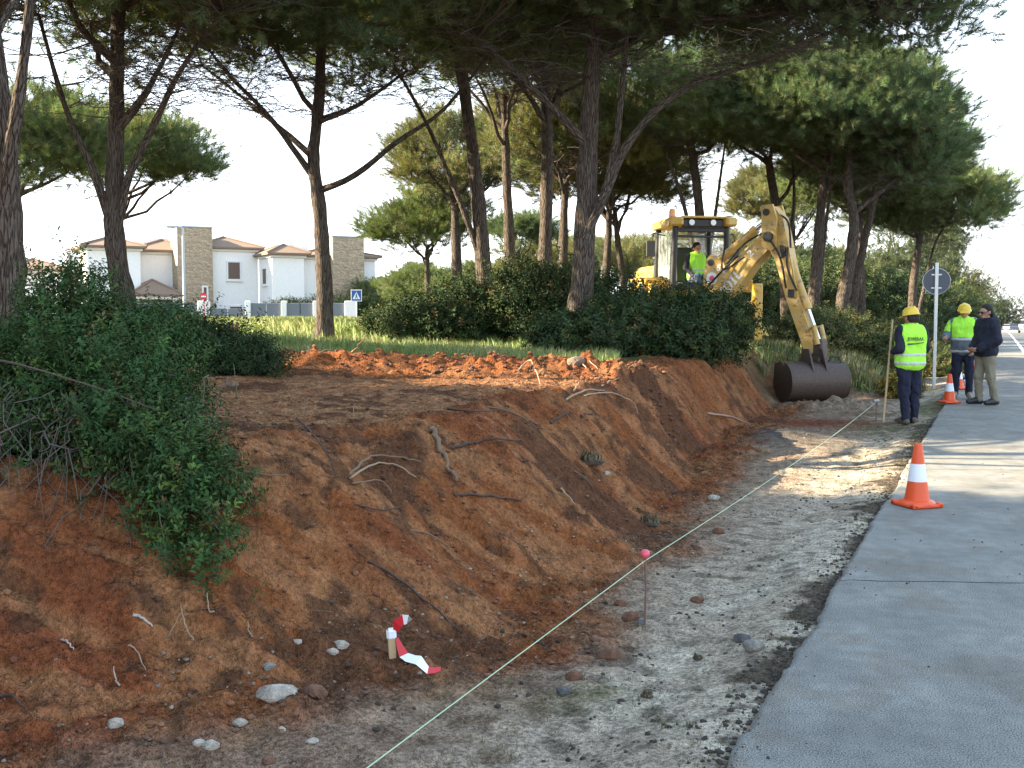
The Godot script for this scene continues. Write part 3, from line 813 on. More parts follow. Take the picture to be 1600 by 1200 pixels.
	# the wood left of the picture and behind it: out of frame, its shade lies over bank and road
	var wood := [[-9.5, -6.2, 6.9, 2.9, "first"], [-11.0, -2.2, 7.2, 3.6, ""], [-15.8, -6.4, 8.6, 3.0, ""], [-10.0, 1.8, 7.0, 3.6, ""], [-17.0, -2.6, 9.0, 3.8, ""], [-6.6, -2.0, 6.6, 3.0, ""], [-12.2, -5.4, 5.2, 2.5, ""], [-12.8, -7.6, 7.2, 1.9, ""], [-17.0, -15.8, 8.2, 2.2, ""], [-12.4, -11.1, 5.3, 1.0, ""]]
	for w in wood:
		simple_pine("pine of the wood left of the picture, shading the bank", "pines of the wood left of the picture", w[0], w[1], 0.22, w[2] - 1.6, Vector2(rng.randf_range(-0.4, 0.4), rng.randf_range(-0.3, 0.3)), [[V(w[0], w[2], w[1]), V(w[3], minf(1.9, w[3] * 0.85), w[3])]], 5200, 1.7, dark, 8)
func make_bushes() -> void:
	var sprig := make_sprig(14, 0.16, 0.034, 0.013)
	var coarse := make_sprig(12, 0.26, 0.07, 0.03)
	var lent := Color(0.040, 0.080, 0.028)
	var g := "bushes left standing on the bank"
	bush("lentisk_bush", "large leafy bush leaning down over the bank at the left edge", "bush", g, Vector2(-2.75, -5.9),
		[[V(-2.5, 1.02, -5.9), V(0.60, 0.44, 0.55)], [V(-2.0, 0.84, -5.5), V(0.34, 0.38, 0.36)], [V(-1.64, 0.58, -5.2), V(0.24, 0.36, 0.26)], [V(-2.6, 1.50, -6.2), V(0.20, 0.30, 0.26)], [V(-3.3, 1.02, -6.4), V(0.6, 0.42, 0.6)], [V(-1.52, 0.24, -4.95), V(0.17, 0.25, 0.16)], [V(-2.75, 0.74, -5.35), V(0.45, 0.28, 0.28)], [V(-2.25, 1.28, -6.3), V(0.3, 0.24, 0.3)]], 14500, sprig, 1.0, lent, Color(0, 0, 0, 0), 16)
	# dead twigs hanging from the undercut edge below that bush
	var dw := MB.new()
	var db := V(-2.2, gy(-2.2, -5.3, false), -5.3)
	for k in 170:
		var x := rng.randf_range(-3.0, -1.55); var z := -5.45 + 0.35 * (x + 2.2) * -0.4 + rng.randf_range(-0.25, 0.2)
		var top := V(x, gy(x, z, false) + rng.randf_range(0.1, 0.4), z)
		var ex := x + rng.randf_range(-0.3, 0.35); var ez := z + rng.randf_range(0.1, 0.55)
		var tip := V(ex, gy(ex, ez, false) + rng.randf_range(0.0, 0.14), ez)
		var pth := bent(top - db, tip - db, rng.randf_range(0.0, 0.12), 6, 0.08)
		var r0 := rng.randf_range(0.0025, 0.007)
		dw.tube(pth, taper(6, r0, r0 * 0.4), 4, false)
		if k % 2 == 0: dw.tube(bent(pth[2], pth[2] + V(rng.randf_range(-0.2, 0.2), rng.randf_range(-0.12, 0.1), rng.randf_range(0, 0.15)), 0.0, 4, 0.1), taper(4, r0 * 0.6, 0.0015), 3, false)
	var dt := thing("dead_brushwood", "tangle of thin dead twigs hanging below the leaning bush", "brushwood", db)
	part(dt, "twigs", dw, mats.twig, "stuff")
	bush("lentisk_bush", "low dark rounded bush at the back of the clearing before the houses", "bush", g, Vector2(-3.5, -11.6),
		[[V(-3.3, 1.02, -11.5), V(0.62, 0.36, 0.5)], [V(-4.1, 1.16, -11.9), V(0.75, 0.42, 0.6)], [V(-2.78, 0.92, -11.2), V(0.3, 0.26, 0.35)]], 5200, sprig, 1.3, Color(0.028, 0.050, 0.022))
	var row := [[-1.5, -20.6, 0.8, 0.42, "low outer bush of the thicket on the grassy side"], [-0.95, -21.4, 0.85, 0.62, "dark bush below the leaning pine"], [0.45, -21.0, 0.9, 0.92, "dark bush below the straight pine"], [1.7, -20.4, 0.9, 0.75, "dark bush touching the big forked trunk from behind"],
		[2.1, -17.6, 0.8, 0.46, "green bush right beside the big forked trunk"], [2.9, -18.3, 0.9, 0.54, "dense dark bush hiding the digger wheels"], [3.5, -18.9, 0.7, 0.48, "dark bush under the digger boom"], [1.2, -17.0, 0.7, 0.3, "low bush at the foot of the big forked pine"], [2.9, -17.3, 0.55, 0.26, "low bush on the crest nearest the bucket"], [-2.2, -22.8, 0.7, 0.3, "small bush in the meadow beside the lone pine"]]
	for b in row:
		var gg := gy(b[0], b[1], false)
		bush("dark_bush", b[4], "bush", g, Vector2(b[0], b[1]), [[V(b[0], gg + b[3] * 0.75, b[1]), V(b[2], b[3], b[2] * 0.8)], [V(b[0] + rng.randf_range(-0.6, 0.6), gg + b[3] * 1.1, b[1] - 0.3), V(b[2] * 0.6, b[3] * 0.6, b[2] * 0.6)]], int(2600 * b[2]), coarse, 1.0, Color(0.034, 0.056, 0.024))
	var right := [[6.9, -24.5, 0.7, 0.4, "scrubby weed patch behind the digger arm"], [8.2, -27.0, 0.8, 0.45, "green scrub at the foot of the wavy pine"], [9.6, -27.5, 0.7, 0.4, "scrub between the stump and the wavy pine"], [12.6, -34.0, 1.1, 0.7, "grey green shrub left of the twin pine"], [14.4, -37.0, 1.2, 0.6, "pale shrub in front of the twin pine"], [16.4, -40.0, 0.9, 0.6, "dark round shrub at the twin pine's foot"], [11.8, -29.5, 0.7, 0.35, "low scrub on the bank behind the helmeted man"]]
	for b in right:
		var gg := gy(b[0], b[1], false)
		bush("scrub", b[4], "shrub", "scrub on the right hand bank", Vector2(b[0], b[1]), [[V(b[0], gg + b[3] * 0.7, b[1]), V(b[2], b[3], b[2])]], 1300, coarse, 1.1, Color(0.085, 0.105, 0.045))
	for b in [[10.3, -27.6, 0.55, 0.28, "yellow flowering gorse left of the sign post"], [11.6, -30.0, 0.55, 0.3, "yellow flowering gorse between the two helmets"], [13.1, -33.5, 0.6, 0.35, "yellow gorse right behind the man facing us"], [8.0, -21.6, 0.28, 0.2, "small yellow flowered plant on the bank behind the rake"]]:
		var gg := gy(b[0], b[1], false)
		bush("gorse_bush", b[4], "shrub", "gorse along the verge", Vector2(b[0], b[1]), [[V(b[0], gg + b[3] * 0.7, b[1]), V(b[2], b[3], b[2])]], 900, coarse, 0.8, Color(0.11, 0.11, 0.035), Color(0.50, 0.34, 0.04, 0.22))
	# far end of the road: tall wispy trees and round dark trees
	for b in [[26.0, -66, 5.2, 2.2, 3.4, "tall wispy grey green tree right of the twin pine"], [31.5, -78, 5.6, 2.0, 3.6, "tall wispy tree farthest right"], [21.5, -60, 4.8, 2.3, 3.0, "wispy tree showing behind the twin stems"], [18.5, -70, 5.0, 2.6, 3.2, "wispy tree left of the twin stems"]]:
		wispy(b[5], b[0], b[1], b[2], b[3], b[4])
	for b in [[38.6, -92, 3.0, 2.6, 2.4, "brownish round tree at the end of the wood"], [43.0, -102, 2.0, 2.8, 1.9, "dark round tree at the end of the wood"], [34.6, -84, 1.6, 2.6, 1.4, "bright green low tree before the round ones"], [47.6, -112, 1.4, 2.8, 1.6, "lowest round tree beside the far road"], [30.4, -74, 1.1, 2.2, 1.1, "broad green bush behind the man in the dark jacket"], [25.0, -62, 1.1, 2.0, 1.0, "broad green bush behind the sign"],
		[14.6, -47, 1.3, 1.7, 1.3, "rounded bush left of the twin pine's trunk"], [17.4, -51, 1.2, 1.8, 1.2, "rounded bush showing right of the twin pine's trunk"], [20.6, -55, 1.2, 1.9, 1.2, "rounded bush just left of the sign plate"], [11.4, -45, 1.2, 1.8, 1.1, "rounded bush between the wavy and the slender pine"], [8.2, -42, 1.2, 1.8, 1.1, "rounded bush behind the leaning pine pair"]]:
		var tint := Color(0.085, 0.095, 0.045) if b[2] > 2.5 else Color(0.06, 0.085, 0.04)
		var gg := gy(b[0], b[1], false)
		bush("round_tree", b[5], "tree", "trees at the far end of the wood", Vector2(b[0], b[1]), [[V(b[0], gg + b[2], b[1]), V(b[3], b[4], b[3])], [V(b[0] - b[3] * 0.6, gg + b[2] * 0.7, b[1] + 0.5), V(b[3] * 0.6, b[4] * 0.7, b[3] * 0.6)]], 3400, coarse, 1.9, tint)
	for b in [[149.0, -335, 6.5, 7.5, 7.5, "left one of the dark trees closing the far end of the road"], [158.0, -345, 5.0, 7.0, 6.0, "middle one of the dark trees closing the far end of the road"], [167.0, -350, 6.0, 7.5, 7.0, "right one of the dark trees closing the far end of the road"]]:
		var gg := gy(b[0], b[1], false)
		bush("round_tree", b[5], "tree", "trees at the far end of the wood", Vector2(b[0], b[1]), [[V(b[0], gg + b[2], b[1]), V(b[3], b[4], b[3])]], 2200, coarse, 4.0, Color(0.05, 0.07, 0.035))
	# hedge behind the garden wall
	bush("garden_hedge", "clipped dark green hedge behind the white garden wall", "hedge", "", Vector2(-9.0, -77.5), [[V(-12.5, 1.9, -77.5), V(3.2, 0.85, 0.6)], [V(-8.0, 1.7, -77.5), V(3.4, 0.9, 0.6)], [V(-16.2, 2.1, -77.5), V(1.6, 0.4, 0.5)]], 3600, coarse, 1.5, Color(0.03, 0.05, 0.02))
func wispy(label: String, x: float, z: float, ch: float, rx: float, ry: float) -> void:
	var g := gy(x, z, false)
	var t := thing("wispy_tree", label, "tree", V(x, g - 0.05, z), 0.0, "tall wispy trees of the far wood")
	var tr := MB.new()
	tr.tube(bent(Vector3.ZERO, V(rng.randf_range(-0.3, 0.3), ch, 0), 0.0, 7, 0.02), taper(7, 0.2, 0.08), 9, true, 0.5, 2.0)
	part(t, "trunk", tr, mats.bark)
	var tw := MB.new()
	var xs := []; var cols := []
	for k in 60:
		var a := rng.randf() * TAU
		var h := rng.randf_range(-1, 1)
		var rf := sqrt(1.0 - h * h) * rng.randf_range(0.4, 1.0)
		var e := V(cos(a) * rx * rf, ch + 0.3 + h * ry * 0.9, sin(a) * rx * rf)
		var pth := bent(V(0, maxf(0.8, e.y - rng.randf_range(1.0, 2.2)), 0), e, 0.1, 5, 0.05)
		tw.tube(pth, taper(5, 0.03, 0.008), 4, false)
		for w in 26:
			var o := Vector3(rng.randfn(), rng.randfn() * 1.3, rng.randfn()) * 0.4
			var dir := Vector3(rng.randf_range(-0.6, 0.6), rng.randf_range(-1, 0.5), rng.randf_range(-0.6, 0.6)).normalized()
			var sx := dir.cross(Vector3(1, 0.1, rng.randf_range(-1, 1))).normalized()
			xs.append(Transform3D(Basis(sx, dir, sx.cross(dir)) * Basis().scaled(Vector3.ONE * rng.randf_range(1.2, 2.2)), e + o))
			var gg := rng.randf_range(0.7, 1.3)
			cols.append(Color(0.105 * gg, 0.13 * gg, 0.07 * gg))
	part(t, "limbs", tw, mats.twig, "stuff")
	scatter(t, "crown", tuft_far, xs, cols)
func make_grass() -> void:
	var b1 := make_blades(11, 0.30, 0.012, 0.10)
	var xs := []; var cols := []
	# meadow before the houses, thinning with distance
	for k in 26000:
		var d := 14.3 + pow(rng.randf(), 1.35) * 58.0
		var a := rng.randf_range(-0.40, 0.10)
		var x := a * d; var z := -d
		var q := uv_at(x, z)
		if q.y < crest_v(q.x) + 0.3: continue
		var sc := (0.55 + d / 26.0) * rng.randf_range(0.6, 1.3)
		if d < 24.0: sc *= 0.62
		xs.append(Transform3D(Basis(Vector3.UP, rng.randf() * TAU).scaled(Vector3(sc, minf(sc, 1.35) * rng.randf_range(0.7, 1.2), sc)), V(x, gy(x, z, false) - 0.02, z)))
		var n := na.get_noise_2d(x * 3.0, z * 3.0)
		var c := Color(0.16, 0.24, 0.06).lerp(Color(0.34, 0.35, 0.15), clampf(0.45 + n + rng.randf_range(-0.35, 0.35), 0, 1))
		cols.append(c)
	scatter(self, "meadow_grass", b1, xs, cols)
	xs = []; cols = []
	# rough grass on the right hand bank
	for k in 15000:
		var u := 21.0 + pow(rng.randf(), 1.5) * 60.0
		var v := toe_v(u) + 0.25 + pow(rng.randf(), 1.3) * (8.0 + u * 0.25)
		if soil_mask(u, v) > 0.5: continue
		var p := xz(u, v)
		if p.x < 2.6: continue
		var d := -p.y
		var sc := (0.5 + d / 30.0) * rng.randf_range(0.5, 1.2)
		xs.append(Transform3D(Basis(Vector3.UP, rng.randf() * TAU).scaled(Vector3(sc, minf(sc, 1.1), sc)), V(p.x, height(u, v, false) - 0.02, p.y)))
		var n := na.get_noise_2d(p.x * 3.0, p.y * 3.0)
		cols.append(Color(0.10, 0.145, 0.045).lerp(Color(0.33, 0.29, 0.15), clampf(0.4 + n + rng.randf_range(-0.4, 0.4), 0, 1)))
	scatter(self, "rough_grass", b1, xs, cols)
	xs = []; cols = []
	# sparse weeds on the verge and along the soil's edge
	var b2 := make_blades(7, 0.07, 0.006, 0.05)
	for k in 3200:
		var u := 2.5 + rng.randf() * 17.0
		var v := 0.9 + pow(rng.randf(), 1.4) * 1.3
		var p := xz(u, v)
		if na.get_noise_2d(p.x * 2.0 + 50.0, p.y * 2.0) + 0.5 * nb.get_noise_2d(p.x * 1.5 + 20.0, p.y * 1.5) < 0.12 and v > 1.05: continue
		var sc := rng.randf_range(0.18, 0.5)
		xs.append(Transform3D(Basis(Vector3.UP, rng.randf() * TAU).scaled(Vector3(sc, sc, sc)), V(p.x, height(u, v) - 0.004, p.y)))
		cols.append(Color(0.13, 0.14, 0.05).lerp(Color(0.23, 0.18, 0.10), rng.randf()))
	scatter(self, "verge_weeds", b2, xs, cols)
	for nm in ["meadow_grass", "rough_grass", "verge_weeds"]:
		var o := get_node(nm)
		tag(o, {"meadow_grass": "sunlit meadow grass in front of the white houses", "rough_grass": "rough dry grass on the right hand bank", "verge_weeds": "sparse short weeds along the road verge"}[nm], "grass", "", "stuff")

# ---------------------------------------------------------------- houses, walls and street furniture
func hip(x0: float, x1: float, z0: float, z1: float, y: float, h: float, over := 0.45) -> MB:
	var mb := MB.new()
	x0 -= over; x1 += over; z0 -= over; z1 += over
	var r: float = min(x1 - x0, z1 - z0) * 0.5
	var a := V((x0 + r) if x1 - x0 > z1 - z0 else (x0 + x1) / 2, y + h, (z0 + z1) / 2 if x1 - x0 > z1 - z0 else z0 + r)
	var b := V((x1 - r) if x1 - x0 > z1 - z0 else (x0 + x1) / 2, y + h, (z0 + z1) / 2 if x1 - x0 > z1 - z0 else z1 - r)
	var p := [V(x0, y, z0), V(x1, y, z0), V(x1, y, z1), V(x0, y, z1)]
	var d := V(0, -0.16, 0)
	if x1 - x0 > z1 - z0:
		mb.quad(p[3], a, b, p[2]); mb.quad(p[1], b, a, p[0]); mb.tri(p[0], a, p[3]); mb.tri(p[2], b, p[1])
	else:
		mb.quad(p[0], a, b, p[3]); mb.quad(p[2], b, a, p[1]); mb.tri(p[1], a, p[0]); mb.tri(p[3], b, p[2])
	for k in 4: mb.quad(p[k] + d, p[k], p[(k + 1) % 4], p[(k + 1) % 4] + d)
	mb.quad(p[0] + d, p[1] + d, p[2] + d, p[3] + d)
	return mb
func ridge_caps(roof: Node, x0: float, x1: float, z0: float, z1: float, y: float, h: float, over := 0.45) -> void:
	x0 -= over; x1 += over; z0 -= over; z1 += over
	var r: float = min(x1 - x0, z1 - z0) * 0.5
	var wide := x1 - x0 > z1 - z0
	var a := V((x0 + r) if wide else (x0 + x1) / 2, y + h, (z0 + z1) / 2 if wide else z0 + r)
	var b := V((x1 - r) if wide else (x0 + x1) / 2, y + h, (z0 + z1) / 2 if wide else z1 - r)
	for e in [[V(x0, y, z0), a], [V(x1, y, z1), b], [V(x1, y, z0), b if wide else a], [V(x0, y, z1), a if wide else b]]:
		var mb := MB.new()
		mb.tube([e[0] + V(0, 0.02, 0), e[1] + V(0, 0.02, 0)], [0.1, 0.1], 6)
		part(roof, "hip_ridge", mb, mats.roof_tile)
func window(parent: Node, at: Vector3, w: float, h: float, side: bool) -> void:   # side: set in a wall that faces -x, else +z
	var bas := Basis(Vector3.UP, -PI / 2) if side else Basis.IDENTITY
	var o := Node3D.new()
	o.name = "window"
	parent.add_child(o, true)
	var fr := MB.new()
	for k in [[0.0, h / 2 + 0.07, w + 0.28, 0.14], [0.0, -h / 2 - 0.07, w + 0.28, 0.14], [-w / 2 - 0.07, 0.0, 0.14, h], [w / 2 + 0.07, 0.0, 0.14, h]]:
		fr.box(at + bas * V(k[0], k[1], 0.03), V(k[2], k[3], 0.1), bas, 0.01)
	part(o, "frame", fr, mats.trim)
	var sh := MB.new()
	var cnt := int(h / 0.13)
	for k in cnt: sh.box(at + bas * V(0, -h / 2 + (k + 0.5) * h / cnt, 0.012), V(w, h / cnt - 0.012, 0.03), bas, 0.004)
	sh.box(at + bas * V(0, 0, 0.006), V(w, h, 0.01), bas)
	part(o, "shutter", sh, mats.shutter)
	var si := MB.new()
	si.box(at + bas * V(0, -h / 2 - 0.18, 0.07), V(w + 0.4, 0.07, 0.2), bas, 0.01)
	part(o, "sill", si, mats.trim)
func block(parent: Node, called: String, m: Material, x0: float, x1: float, z0: float, z1: float, y0: float, y1: float) -> MeshInstance3D:
	var mb := MB.new()
	mb.box(V((x0 + x1) / 2, (y0 + y1) / 2, (z0 + z1) / 2), V(x1 - x0, y1 - y0, z1 - z0), Basis.IDENTITY, 0.02)
	return part(parent, called, mb, m)
func wing(h: Node, x0: float, x1: float, z0: float, z1: float, y1: float, rise: float, tile := true) -> void:
	block(h, "wall", mats.stucco, x0, x1, z0, z1, -1.0, y1)
	block(h, "cornice", mats.trim, x0 - 0.16, x1 + 0.16, z0 - 0.16, z1 + 0.16, y1 + 0.002, y1 + 0.2)
	if tile:
		var r := part(h, "roof", hip(x0, x1, z0, z1, y1 + 0.37, rise), mats.roof_tile)
		ridge_caps(r, x0, x1, z0, z1, y1 + 0.37, rise)
func lantern(h: Node, at: Vector3) -> void:
	var mb := MB.new()
	mb.tube([at, at + V(0, 0.12, 0.2), at + V(0, 0.0, 0.32)], [0.025, 0.025, 0.02], 6)
	mb.lathe([Vector2(0.0, 0.0), Vector2(0.1, -0.05), Vector2(0.07, -0.28), Vector2(0.0, -0.3)], at + V(0, 0.0, 0.32), Basis.IDENTITY, 8)
	part(h, "wall_lantern", mb, mats.black_steel)
func make_houses() -> void:
	var Y := 0.85
	var h := thing("white_house", "white two storey house with square stone tower and tiled porch", "house", V(-26.5, Y, -84), deg_to_rad(28))
	wing(h, -6.7, -2.8, -6.2, 0.0, 5.6, 0.8)
	wing(h, -2.8, 2.0, -9.0, -2.2, 5.5, 0.95)
	wing(h, 2.0, 6.6, -8.6, -0.7, 5.8, 0.95)
	block(h, "stone_tower", mats.tower_stone, 0.0, 2.75, -2.75, 0.02, -1.0, 7.6)
	block(h, "tower_coping", mats.lamp_grey, -0.06, 2.81, -2.81, 0.08, 7.602, 7.72)
	block(h, "terrace_box", mats.stucco, -2.5, 0.2, -8.0, -4.5, 6.0, 7.0)
	window(h, V(-6.702, 4.0, -3.6), 1.15, 1.15, true)
	window(h, V(4.6, 4.25, -0.698), 0.95, 1.35, false)
	window(h, V(4.7, 0.75, -0.698), 0.95, 1.1, false)
	window(h, V(2.1, 2.1, 0.024), 0.22, 1.5, false)
	lantern(h, V(3.0, 1.5, -0.7))
	var pr := part(h, "porch_roof", hip(-3.6, -0.2, -2.1, 1.3, 2.25, 1.15, 0.3), mats.roof_tile)
	ridge_caps(pr, -3.6, -0.2, -2.1, 1.3, 2.25, 1.15, 0.3)
	block(h, "porch_beam", mats.trim, -3.75, -0.05, -2.1, 1.45, 1.85, 2.085)
	for c in [[-3.4, 1.1], [-0.45, 1.1]]: block(h, "porch_column", mats.stucco, c[0] - 0.15, c[0] + 0.15, c[1] - 0.15, c[1] + 0.15, -1.0, 1.848)
	var h2 := thing("white_house", "smaller white house with slim stone tower behind the lone pine", "house", V(-19.0, Y, -84), deg_to_rad(28))
	wing(h2, 0.0, 2.6, -4.1, 0.0, 5.2, 0.75)
	wing(h2, 2.6, 9.0, -7.0, -0.9, 5.15, 0.8)
	block(h2, "stone_tower", mats.tower_stone, 5.0, 7.7, -1.9, 0.0, -1.0, 7.0)
	block(h2, "tower_coping", mats.lamp_grey, 4.94, 7.76, -1.96, 0.06, 7.002, 7.1)
	block(h2, "side_wing", mats.stucco, 9.0, 12.5, -5.0, -1.0, -1.0, 1.55)
	var sr := part(h2, "side_roof", hip(9.02, 12.5, -5.0, -1.0, 1.75, 0.9, 0.3), mats.roof_tile)
	ridge_caps(sr, 9.02, 12.5, -5.0, -1.0, 1.75, 0.9, 0.3)
	block(h2, "chimney", mats.stucco, 2.4, 4.0, -4.4, -3.4, 5.4, 7.2)
	block(h2, "chimney", mats.trim, 2.9, 3.4, -4.2, -3.6, 7.202, 7.6)
	window(h2, V(-0.002, 3.75, -2.2), 1.15, 1.2, true)
	window(h2, V(7.1, 1.9, 0.004), 0.25, 1.4, false)
	lantern(h2, V(0.4, 1.2, 0.0))
	var h3 := thing("white_house", "far white house with tiled roofs at the left edge behind the bush", "house", V(-43.5, Y, -92), deg_to_rad(28))
	wing(h3, -6.0, -0.5, -7.0, 0.0, 4.6, 0.95)
	wing(h3, -0.5, 4.4, -7.5, -0.5, 4.3, 1.0)
	block(h3, "chimney", mats.stucco, 4.6, 6.2, -3.2, -1.6, -1.0, 6.6)
	block(h3, "chimney_cap", mats.trim, 4.5, 6.3, -3.3, -1.5, 6.602, 6.75)
	# garden wall: each pier, panel and low wall is a part
	var gw := thing("garden_wall", "long white garden wall with piers and dark grey panels", "wall", V(-17.5, Y, -75))
	var piers := [-9.6, -4.35, -1.2, 1.35, 3.6, 6.05]
	for k in piers.size():
		var wdt := 0.8 if k in [1, 5] else 0.36
		block(gw, "pier", mats.stucco, piers[k] - wdt / 2, piers[k] + wdt / 2, -0.2, 0.2, -0.4, 1.65)
	for k in piers.size() - 1:
		var a: float = piers[k] + (0.4 if k in [1, 5] else 0.18); var b: float = piers[k + 1] - (0.4 if k + 1 in [1, 5] else 0.18)
		block(gw, "low_wall", mats.stucco, a, b, -0.12, 0.12, -0.4, 0.35 if k != 1 else 0.0)
		var half := (a + b) / 2
		var top := 1.5 if k != 1 else 1.1
		block(gw, "panel", mats.fence_panel, a + 0.01, half - 0.03, -0.03, 0.03, 0.40 if k != 1 else 0.05, top)
		block(gw, "panel", mats.fence_panel, half + 0.03, b - 0.01, -0.03, 0.03, 0.40 if k != 1 else 0.05, top)
	block(gw, "low_wall", mats.stucco, 6.452, 13.0, -0.12, 0.12, -0.4, 0.42)
	for x in [8.4, 10.3]:
		var mb := MB.new()
		mb.lathe([Vector2(0.13, 0.42), Vector2(0.13, 0.5), Vector2(0.07, 0.55), Vector2(0.08, 0.9), Vector2(0.14, 0.98), Vector2(0.12, 1.1), Vector2(0.0, 1.16)], V(x, 0, 0), Basis.IDENTITY, 10)
		part(gw, "post", mb, mats.white_paint)
	# street lamp
	for l in [[-22.3, -72.0, 7.45, -1.0, "tall grey street lamp in front of the stone tower"], [-0.45, -86.0, 6.6, -0.8, "distant thin street lamp seen between the pine trunks"], [-31.6, -78.0, 4.2, -0.4, "short grey lamp post behind the leaning bush"]]:
		var g := gy(l[0], l[1], false)
		var lt := thing("street_lamp", l[4], "street lamp", V(l[0], g, l[1]), 0.0, "street lamps by the houses")
		var hh: float = l[2] - g
		var po := MB.new()
		po.tube([V(0, -0.1, 0), V(0, hh * 0.5, 0), V(0, hh - 0.1, 0), V(0.12 * l[3], hh, 0), V(0.5 * l[3], hh + 0.05, 0)], [0.11, 0.095, 0.075, 0.05, 0.045], 10)
		part(lt, "pole", po, mats.lamp_grey)
		var hd := MB.new()
		hd.box(V(0.75 * l[3], hh + 0.04, 0), V(0.75, 0.14, 0.32), Basis.IDENTITY, 0.05)
		part(lt, "lamp_head", hd, mats.lamp_grey)
		var ln := MB.new()
		ln.box(V(0.8 * l[3], hh - 0.045, 0), V(0.5, 0.03, 0.24), Basis.IDENTITY, 0.01)
		part(lt, "lens", ln, mats.cream)
	# pedestrian crossing sign
	var g2 := gy(-8.82, -60, false)
	var cs := thing("crossing_sign", "blue square crossing sign with white triangle and walking figure", "sign", V(-8.82, g2, -60))
	var yy := 2.62 - g2
	var m := MB.new(); m.cyl(V(0, -0.1, -0.05), V(0, yy + 0.25, -0.05), 0.04)
	part(cs, "post", m, mats.galvanised)
	m = MB.new(); m.box(V(0, yy, 0), V(0.62, 0.66, 0.02), Basis.IDENTITY, 0.004)
	part(cs, "plate", m, mats.sign_white)
	m = MB.new(); m.box(V(0, yy, 0.013), V(0.54, 0.58, 0.004))
	part(cs, "blue_field", m, mats.sign_blue)
	m = MB.new(); m.prism([Vector2(-0.22, -0.2), Vector2(0.22, -0.2), Vector2(0, 0.22)], V(0, yy, 0.018), Basis.IDENTITY, 0.004)
	part(cs, "white_triangle", m, mats.sign_white)
	m = MB.new()
	m.prism([Vector2(-0.015, -0.02), Vector2(0.035, -0.02), Vector2(0.08, -0.17), Vector2(0.045, -0.17), Vector2(0.01, -0.08), Vector2(-0.05, -0.17), Vector2(-0.085, -0.17)], V(0, yy, 0.023), Basis.IDENTITY, 0.004)
	m.prism([Vector2(-0.035, -0.03), Vector2(0.035, -0.03), Vector2(0.03, 0.065), Vector2(-0.03, 0.065)], V(0, yy, 0.0235), Basis.IDENTITY, 0.004)
	var head := []
	for k in 10: head.append(Vector2(cos(TAU * k / 10), sin(TAU * k / 10)) * 0.027 + Vector2(0, 0.1))
	m.prism(head, V(0, yy, 0.023), Basis.IDENTITY, 0.004)
	part(cs, "walking_figure", m, mats.sign_black)
	# no entry sign
	var g3 := gy(-20.4, -70, false)
	var ne := thing("no_entry_sign", "small red no entry sign with white bar by the gate pier", "sign", V(-20.4, g3, -70))
	yy = 2.75 - g3
	m = MB.new(); m.cyl(V(0, -0.1, -0.05), V(0, yy + 0.3, -0.05), 0.035)
	part(ne, "post", m, mats.sign_red)
	var disc := []
	for k in 24: disc.append(Vector2(cos(TAU * k / 24), sin(TAU * k / 24)) * 0.23)
	m = MB.new(); m.prism(disc, V(0, yy, 0), Basis.IDENTITY, 0.02)
	part(ne, "plate", m, mats.sign_red)
	m = MB.new(); m.box(V(0, yy - 0.02, 0.015), V(0.32, 0.09, 0.012))
	part(ne, "white_bar", m, mats.sign_white)
	# round sign seen from behind, beside the road
	var sx := 9.62; var sz := -24.0
	var g4 := gy(sx, sz)
	var rs := thing("round_road_sign", "round traffic sign on a steel post seen from behind beside the road", "sign", V(sx, g4, sz), deg_to_rad(-20))
	yy = 2.33 - g4
	m = MB.new(); m.box(V(0, (yy + 0.42) / 2 - 0.1, 0), V(0.075, yy + 0.62, 0.04), Basis.IDENTITY, 0.01)
	part(rs, "post", m, mats.galvanised)
	disc = []
	for k in 32: disc.append(Vector2(cos(TAU * k / 32), sin(TAU * k / 32)) * 0.29)
	m = MB.new(); m.prism(disc, V(0, yy, -0.045), Basis.IDENTITY, 0.015)
	part(rs, "plate", m, mats.sign_back)
	m = MB.new(); m.lathe([Vector2(0.285, -0.016), Vector2(0.302, -0.016), Vector2(0.302, 0.016), Vector2(0.285, 0.016), Vector2(0.285, -0.016)], V(0, yy, -0.045), Basis(Vector3.RIGHT, PI / 2), 32)
	part(rs, "rim", m, mats.galvanised)
	for k in [-0.15, 0.15]:
		m = MB.new(); m.box(V(0, yy + k, -0.028), V(0.22, 0.035, 0.02), Basis.IDENTITY, 0.004)
		part(rs, "clamp", m, mats.galvanised)

